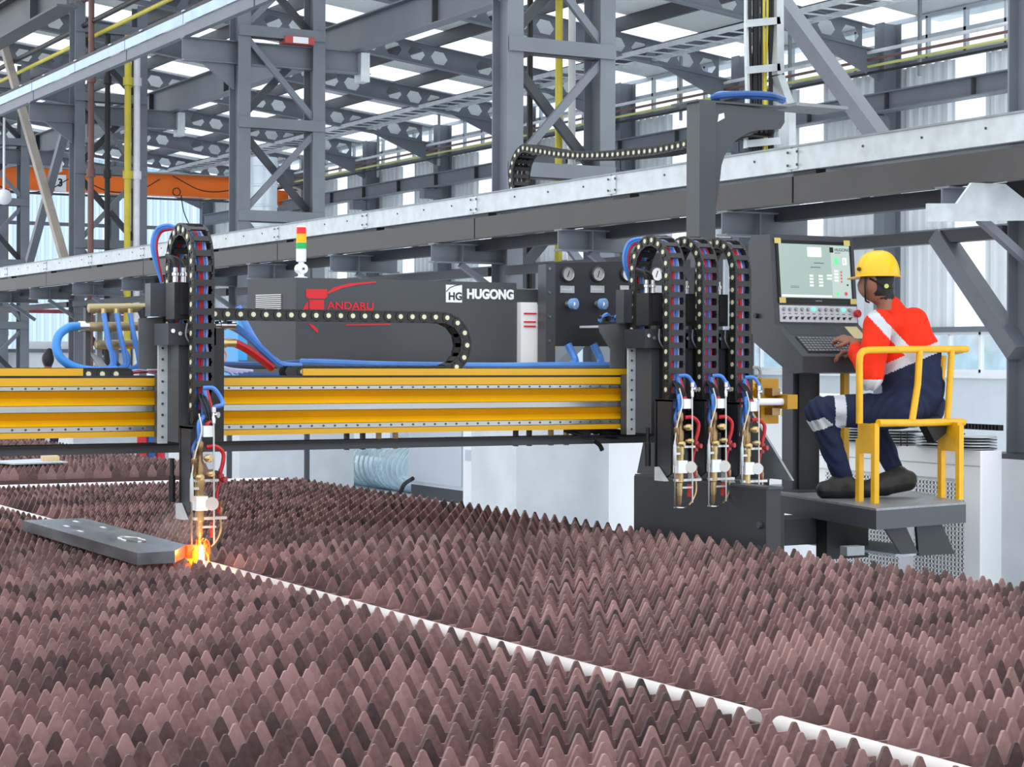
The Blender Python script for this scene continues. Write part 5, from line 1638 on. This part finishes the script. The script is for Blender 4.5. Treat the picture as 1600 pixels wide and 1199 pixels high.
t1, h1_ = tz(1287, 11.03), tz(1330, 11.03)
_, b1 = boot(t1, h1_, Vector(J(1319, 752, 11.03)))
t2, h2 = tz(1352, 11.1), Vector(J(1420, 760, 11.18))
_, b2 = boot(t2, h2, Vector(J(1404, 742, 11.2)))
lc = MB()
for i in range(4):
    p = Vector(t1) * (0.62 - 0.1 * i) + Vector(h1_) * (0.38 + 0.1 * i) + Vector((0, 0, 0.075 + 0.012 * i)) - FW * 0.03
    lc.tube([p, p + FW * 0.05 + UP * 0.012], 0.004, 5)
lc.build('lace', black, b1)

# helmet with visor and chin strap
hb = Vector(tuple(hc_ + Uv * 0.020)); hfV, hsV = Vector(tuple(hf)), Vector(tuple(hs))
hm = MB()
n_, m_r = 32, 10
V, F = [], []
for i in range(m_r + 1):
    a = math.pi / 2 * i / m_r
    for j in range(n_):
        q = 2 * math.pi * j / n_
        rx, ry = 0.132, 0.113
        sc_ = math.cos(a) ** 0.72 if i < m_r else 0.001
        ridge = 1.0 + (0.035 if abs(math.sin(q)) < 0.3 and i > 2 else 0)
        V.append(hb + hfV * (rx * sc_ * math.cos(q)) + hsV * (ry * sc_ * math.sin(q)) + UP * (0.140 * math.sin(a) * ridge))
for i in range(m_r):
    for j in range(n_):
        F.append((i * n_ + j, i * n_ + (j + 1) % n_, (i + 1) * n_ + (j + 1) % n_, (i + 1) * n_ + j))
hm.add(V, F)
he = hm.build('helmet_shell', helmet_m, op, True)
br = MB(); V = []
for rr, dz in ((1.0, 0.012), (1.0, -0.004), (1.08, -0.008), (1.08, -0.003)):
    for j in range(n_):
        q = 2 * math.pi * j / n_
        ext = 0.05 * max(0, math.cos(q)) ** 2 if rr > 1 else 0
        V.append(hb + hfV * ((0.132 * rr + ext) * math.cos(q)) + hsV * (0.113 * rr * math.sin(q)) + UP * (dz - ext * 0.25))
F = []
for k_ in range(3):
    for j in range(n_):
        F.append((k_ * n_ + j, k_ * n_ + (j + 1) % n_, (k_ + 1) * n_ + (j + 1) % n_, (k_ + 1) * n_ + j))
br.add(V, F)
br.build('helmet_brim', helmet_m, he, True)
c_ = hb + hfV * 0.06 + hsV * 0.106 + UP * 0.035
MB().ball(c_, 0.012, 8).build('helmet_vent', M('vent_brown', (96, 44, 24), 0.6), he)
st = [Vector(tuple(hc_)) + hfV * a + hsV * b + UP * c for a, b, c in ((0.03, 0.086, 0.01), (0.03, 0.088, -0.04), (0.035, 0.075, -0.085), (0.05, 0.045, -0.125), (0.055, 0.0, -0.135))]
MB().tube(curve(st, 5), 0.006, 6).build('chin_strap', black, he, True)
st = [Vector(tuple(hc_)) + hfV * a + hsV * b + UP * c for a, b, c in ((0.0, 0.09, 0.0), (-0.06, 0.075, -0.03), (-0.098, 0.03, -0.05), (-0.1, 0, -0.055))]
MB().tube(curve(st, 5), 0.007, 6).build('nape_strap', black, he, True)
q = Vector(tuple(hc_)) - hfV * 0.088 + hsV * 0.052 - UP * 0.045
MB().cyl(q, q + hsV * 0.008 - hfV * 0.006, 0.013, 14).build('size_knob', M('knob_lime', (186, 206, 110), 0.5), he)

# a second person far behind, only the head shows over the beam
B2 = Body()
bx_, by_ = at(75, 560, Y=27.6).x, 27.6
hh = 1.60
Q = lambda dx, dy, z: (bx_ + dx, by_ + dy, z)
B2.ell(Q(0, 0, hh), [((1, 0, 0), 0.085), ((0, 1, 0), 0.1), ((0, 0, 1), 0.115)], 'head')
B2.ell(Q(0.01, -0.03, hh + 0.11), [((1, 0, 0), 0.05), ((0, 1, 0), 0.05), ((0, 0, 1), 0.045)], 'head')
B2.cap(Q(0, 0.0, 1.5), Q(0, 0, 1.4), 0.05, 0.055, 'neck')
B2.cap(Q(-0.15, 0, 1.33), Q(0.15, 0, 1.33), 0.07, 0.07, 'torso').cap(Q(0, 0, 1.28), Q(0, 0, 0.95), 0.15, 0.14, 'torso')
for s in (-1, 1):
    B2.cap(Q(0.19 * s, 0, 1.33), Q(0.25 * s, 0.03, 1.05), 0.05, 0.042, 'torso').cap(Q(0.25 * s, 0.03, 1.05), Q(0.2 * s, 0.22, 0.98), 0.04, 0.032, 'torso')
    B2.cap(Q(0.09 * s, 0, 0.9), Q(0.10 * s, 0.02, 0.48), 0.085, 0.06, 'torso').cap(Q(0.10 * s, 0.02, 0.48), Q(0.10 * s, 0, 0.08), 0.058, 0.042, 'torso').cap(Q(0.10 * s, -0.02, 0.04), Q(0.10 * s, 0.16, 0.035), 0.04, 0.034, 'head')
p2 = thing('person', 'dark-haired person far behind the beam, only the head visible', 'person', (bx_, by_, 0))
body_mesh('body', B2, 0.016, [cloth_navy, hair_m, skin_m], lambda t, u, v, c: {'head': 1, 'neck': 2}.get(t, 0), p2, 0.03)

# ================================================================ flame, sparks, smoke
fl = thing('cutting_flame', 'glowing orange cutting flame and sparks at the torch tip', 'flame', (3.03, 8.36, 0.75))
fx, fy = 3.01, 8.37
core = EM('flame_core', (255, 236, 190), 9.0); mid_ = EM('flame_orange', (255, 120, 20), 2.2); glow = EM('molten_red', (255, 70, 16), 1.2)
MB().lathe([(0.004, 0.80), (0.011, 0.785), (0.014, 0.76), (0.012, 0.72), (0.004, 0.695)], (fx, fy, 0), (0, 0, 1), 12).build('flame_core', core, fl, True)
MB().lathe([(0.003, 0.80), (0.010, 0.78), (0.014, 0.74), (0.005, 0.70)], (fx - 0.055, fy - 0.01, 0), (0, 0, 1), 10).build('flame_tongue', mid_, fl, True)
MB().b(2.93, 2.985, 8.33, 8.365, 0.745, 0.803).build('molten_edge', glow, fl)
MB().lathe([(0.002, 0.79), (0.012, 0.775), (0.014, 0.75), (0.003, 0.715)], (2.965, 8.325, 0), (0, 0, 1), 10).build('molten_drip', mid_, fl, True)
fr = random.Random(5)
for i in range(16):
    a = fr.uniform(-0.9, 0.9); l_ = fr.uniform(0.05, 0.12)
    p0 = Vector((fx + fr.uniform(-0.03, 0.03), fy - 0.01, 0.83 - fr.uniform(0, 0.03)))
    p2_ = p0 + Vector((math.sin(a) * l_ * 0.6, fr.uniform(-0.05, 0.02), -l_ * 1.1))
    p1_ = (p0 + p2_) / 2 + Vector((math.sin(a) * 0.012, 0, 0.015))
    MB().tube(curve([p0, p1_, p2_], 4), [0.0022] * 9, 5).build('spark', glow if i % 3 else mid_, fl)
MB().ball((2.86, 8.12, 0.735), 0.014, 8).build('ember', glow, fl)
pt = bpy.data.lights.new('flame_light', 'POINT'); pt.energy = 1.2; pt.color = (1.0, 0.36, 0.10); pt.shadow_soft_size = 0.04
obj('flame_light', pt, fl, (fx - 0.02, fy - 0.06, 0.80))

smo = bpy.data.materials.new('thin_smoke'); smo.use_nodes = True
nt = smo.node_tree; nt.nodes.remove(nt.nodes['Principled BSDF'])
pv = nt.nodes.new('ShaderNodeVolumePrincipled'); pv.inputs['Color'].default_value = (0.8, 0.78, 0.8, 1)
no = nt.nodes.new('ShaderNodeTexNoise'); no.inputs['Scale'].default_value = 9; no.inputs['Detail'].default_value = 4
tcn = nt.nodes.new('ShaderNodeTexCoord'); gr_ = nt.nodes.new('ShaderNodeTexGradient'); gr_.gradient_type = 'SPHERICAL'
mp_ = nt.nodes.new('ShaderNodeMapping'); nt.links.new(tcn.outputs['Object'], gr_.inputs[0]); nt.links.new(tcn.outputs['Object'], no.inputs['Vector'])
mr = nt.nodes.new('ShaderNodeMapRange'); mr.inputs['From Min'].default_value = 0.45; mr.inputs['From Max'].default_value = 0.75; mr.inputs['To Max'].default_value = 9.0
ml = nt.nodes.new('ShaderNodeMath'); ml.operation = 'MULTIPLY'
nt.links.new(no.outputs[0], mr.inputs[0]); nt.links.new(mr.outputs[0], ml.inputs[0]); nt.links.new(gr_.outputs[1], ml.inputs[1]); nt.links.new(ml.outputs[0], pv.inputs['Density'])
nt.links.new(pv.outputs[0], nt.nodes['Material Output'].inputs['Volume'])
sm_o = obj('smoke', MB().ball((0, 0, 0), 1.0, 16).mesh('smoke', smo, True), None, label='thin grey smoke drifting over the plate end beside the flame', category='smoke', kind='stuff')
sm_o.location = (2.93, 8.45, 0.88); sm_o.scale = (0.16, 0.16, 0.10)

# ================================================================ hose manifold at the left of the beam
mf = thing('gas_manifold', 'brass gas manifold with blue hoses on the left part of the beam', 'manifold', tuple(at(190, 575, Y=9.15)))
for v, u0, u1 in ((482, 137, 252), (511, 131, 220), (539, 148, 230)):
    a, b = at(u0, v, Y=9.15), at(u1, v - 1, Y=9.15)
    MB().lathe([(0.012, 0), (0.022, 0.004), (0.022, (b - a).length)], a, b - a, 16).build('header_pipe', M('dull_brass_pipe', (170, 154, 116), 0.4, 0.5) if 'dull_brass_pipe' not in bpy.data.materials else bpy.data.materials['dull_brass_pipe'], mf, True)
for k_, (u, v0) in enumerate(((162, 489), (182, 489), (203, 489), (165, 512), (186, 512), (207, 512))):
    tt = 577 + (k_ % 3)
    MB().tube(curve([at(u, v0, Y=9.1), at(u + 5, v0 + 28, Y=9.07), at(u + 13, 556, Y=9.06), at(u + 12, 572, Y=9.06), at(u - 6 - 4 * (k_ % 3), 580, Y=9.05), at(u - 28, 580, Y=9.05)], 7), 0.0125, 8).build('feed_hose', blue_m, mf, True)
    if k_ < 3: MB().lathe([(0.009, 0), (0.009, 0.02), (0.013, 0.022), (0.013, 0.045)], at(u, v0 + 8, Y=9.1), (0, 0, 1), 10).build('hose_nipple', brass, mf, True)
MB().tube(curve([at(123, 510, Y=9.1), at(107, 512, Y=9.08), at(92, 524, Y=9.05), at(88, 542, Y=9.03), at(96, 561, Y=9.02), at(120, 575, Y=9.02), at(155, 580, Y=9.02), at(182, 578, Y=9.03)], 8), 0.021, 10).build('supply_hose', M('bright_blue_hose', (60, 142, 222), 0.38), mf, True)
MB().lathe([(0.016, 0), (0.016, 0.03), (0.026, 0.032), (0.026, 0.06), (0.018, 0.062), (0.018, 0.08)], at(113, 510, Y=9.1), (1, 0, 0), 12).build('coupling', chrome, mf, True)
wv = MB()
for k_ in range(5):
    wv.tube(curve([at(136 + k_, 545 + 2 * k_, Y=9.2), at(146 + 2 * k_, 560, Y=9.18), at(157 + 3 * k_, 576, Y=9.12)]), 0.006, 5)
wv.build('signal_wires', galv_d, mf, True)
MB().b(at(132, 490, Y=9.2).x, at(140, 490, Y=9.2).x, 9.18, 9.22, 1.55, 1.88).build('stand', steel_d, mf)
MB().b(at(152, 490, Y=9.2).x, at(160, 490, Y=9.2).x, 9.2, 9.23, 1.55, 1.88).build('stand', galv_d, mf)
rc = MB()
for k_ in range(4):
    rc.tube(curve([at(188, 585 + k_, Y=8.97), at(215, 582 - k_, Y=8.97), at(252, 580 + 2 * k_, Y=8.97)]), 0.007, 6, k_ % 2)
rc.build('cable_run', [red_m, lilac_m], mf, True)
bw = MB()
for k_ in range(6):
    bw.tube(curve([at(216 + k_, 488 + 2 * k_, Y=9.0), at(226, 482 + 3 * k_, Y=8.98), at(238, 487 - k_, Y=9.0), at(250, 484 + 2 * k_, Y=9.0)]), 0.008, 5)
bw.build('cable_knot', black, mf, True)

# ================================================================ chiller with mesh panels and wire trays
cw = thing('air_chiller', 'white air chiller with square mesh panels behind the platform', 'chiller', (8.1, 9.6, 0))
CXf, cy0, cy1 = 8.08, 8.88, 10.5
MB().b(CXf + 0.02, CXf + 0.17, cy0, cy1, 0.03, 1.10).build('body', white_c, cw)
MB().b(CXf, CXf + 0.02, cy0, cy0 + 0.09, 0.03, 0.92).build('corner_post', white_m, cw)
MB().b(CXf, CXf + 0.02, cy0, cy1, 0.92, 1.10).build('top_panel', white_m, cw)
MB().b(CXf - 0.003, CXf, cy0, cy1, 1.003, 1.007).build('panel_joint', galv_d, cw)
for y0, y1 in ((cy0 + 0.14, cy0 + 0.60), (cy0 + 0.74, cy0 + 1.5)):
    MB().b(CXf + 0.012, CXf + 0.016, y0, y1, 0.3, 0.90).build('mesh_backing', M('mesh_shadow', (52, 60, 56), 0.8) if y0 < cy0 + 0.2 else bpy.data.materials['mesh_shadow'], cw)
    g_ = MB()
    n1, n2 = int((y1 - y0) / 0.032), int(0.60 / 0.027)
    for i in range(n1 + 1): g_.b(CXf, CXf + 0.012, y0 + i * 0.032, y0 + i * 0.032 + 0.010, 0.3, 0.90)
    for i in range(n2 + 1): g_.b(CXf, CXf + 0.012, y0, y1, 0.3 + i * 0.027, 0.3 + i * 0.027 + 0.008)
    g_.build('mesh_grid', white_m, cw, kind='stuff')
MB().b(CXf, CXf + 0.012, cy0 + 0.60, cy0 + 0.74, 0.03, 0.92).build('panel', white_m, cw)
MB().b(CXf, CXf + 0.012, cy0 + 0.09, cy0 + 0.14, 0.03, 0.92).build('panel', white_m, cw)
for i, (y, n) in enumerate(((9.02, 5), (9.35, 5), (9.72, 6), (10.1, 6))):
    for k_ in range(n):
        tt = MB().lathe([(0.10, 0), (0.135, 0.004), (0.135, 0.010), (0.10, 0.013)], (8.16, y, 1.101 + 0.0175 * k_), (0, 0, 1), 22)
        one('metal_disc', tt, galv if k_ % 3 else galv_d, 'metal ring, %s from the bottom, stack %s from the right on the chiller' % (['first', 'second', 'third', 'fourth', 'fifth', 'sixth'][k_], ['one', 'two', 'three', 'four'][i]), 'ring', 'metal rings stacked on the chiller, stack %s' % ['one', 'two', 'three', 'four'][i], True)
for i, y in enumerate((9.18, 9.55, 9.92)):
    mb = MB()
    for dy in (-0.03, 0.03):
        mb.tube([(8.06, y + dy, 1.10), (8.06, y + dy, 1.19), (8.20, y + dy, 1.19)], 0.005, 5)
    one('wire_rack', mb, black, 'thin black wire rack between the ring stacks, number %s from the right' % ['one', 'two', 'three'][i], 'rack', 'wire racks on the chiller')
one('corrugated_strip', ribbed(8.92, 10.4, 1.215, 1.25, 8.3, 0.03, 0.02), black, 'black ribbed strip above the stacked metal rings', 'strip')

# small yellow warning sticker and white tank behind the end plate
a = at(1222, 641, X=9.0); b = at(1246, 651, X=9.0)
tk = cab('white_tank', 'white tank cabinet with a yellow warning label beside the torches', 9.0, 9.35, 11.6, 14.6, 0.0, 1.38, white_m, 0, False, 'tank')
MB().b(8.99, 9.0, at(1246, 645, X=9.0).y, at(1222, 645, X=9.0).y, at(1230, 651, X=9.0).z, at(1230, 641, X=9.0).z).build('warning_label', M('label_yellow', (236, 212, 40), 0.5), tk)
MB().b(8.99, 9.0, at(1246, 645, X=9.0).y, at(1224, 645, X=9.0).y, at(1230, 657, X=9.0).z, at(1230, 653, X=9.0).z).build('label_text', grey_p, tk)
one('galvanised_bracket', MB().prism([tuple((at(u, v, Y=8.72).x, at(u, v, Y=8.72).z)) for u, v in ((1410, 322), (1455, 322), (1478, 290), (1530, 292), (1578, 330), (1578, 348), (1410, 350))], 'y', 8.50, 8.52), galv,
    'pale galvanised bracket plate under the trough at the upper right', 'bracket')

# ---- small things in the background
q = at(6, 308, X=8.1)
gl = thing('globe_lamp', 'white globe lamp at the left edge below the orange crane', 'lamp', tuple(q))
MB().ball(q, 0.13, 16).build('globe', white_m, gl, True)
MB().cyl(q + Vector((0, 0, 0.12)), q + Vector((0, 0, 1.3)), 0.02, 8).build('stem', white_m, gl)
a, b = at(441, 61, Y=22.1), at(486, 71, Y=22.1)
bxs = thing('parts_box', 'red and white box lying on the bracket of the laced column', 'box', (a.x, 22.1, 5.44))
MB().b(a.x, b.x, 22.0, 22.2, 5.445, 5.53).build('carton', M('carton_red', (190, 84, 78), 0.6), bxs)
MB().b(a.x + 0.1, b.x - 0.08, 21.99, 22.0, 5.45, 5.525).build('label_band', white_m, bxs)
for i, (u, m_) in enumerate(((222, red_m), (236, blue_d), (250, red_m))):
    q = at(u, 690, Y=20.5)
    t = thing('gas_cylinder', ['red gas cylinder left of the blue one, below the beam behind the torch', 'blue gas cylinder between two red ones behind the torch', 'red gas cylinder right of the blue one, behind the torch'][i], 'gas cylinder', (q.x, 20.5, 0), 'gas cylinders')
    MB().lathe([(0.05, 0), (0.055, 0.02), (0.055, 1.15), (0.03, 1.25), (0.02, 1.27)], (q.x, 20.5, 0), (0, 0, 1), 16).build('bottle', m_, t, True)
    MB().lathe([(0.018, 1.27), (0.018, 1.33)], (q.x, 20.5, 0), (0, 0, 1), 10).build('valve', brass, t, True)
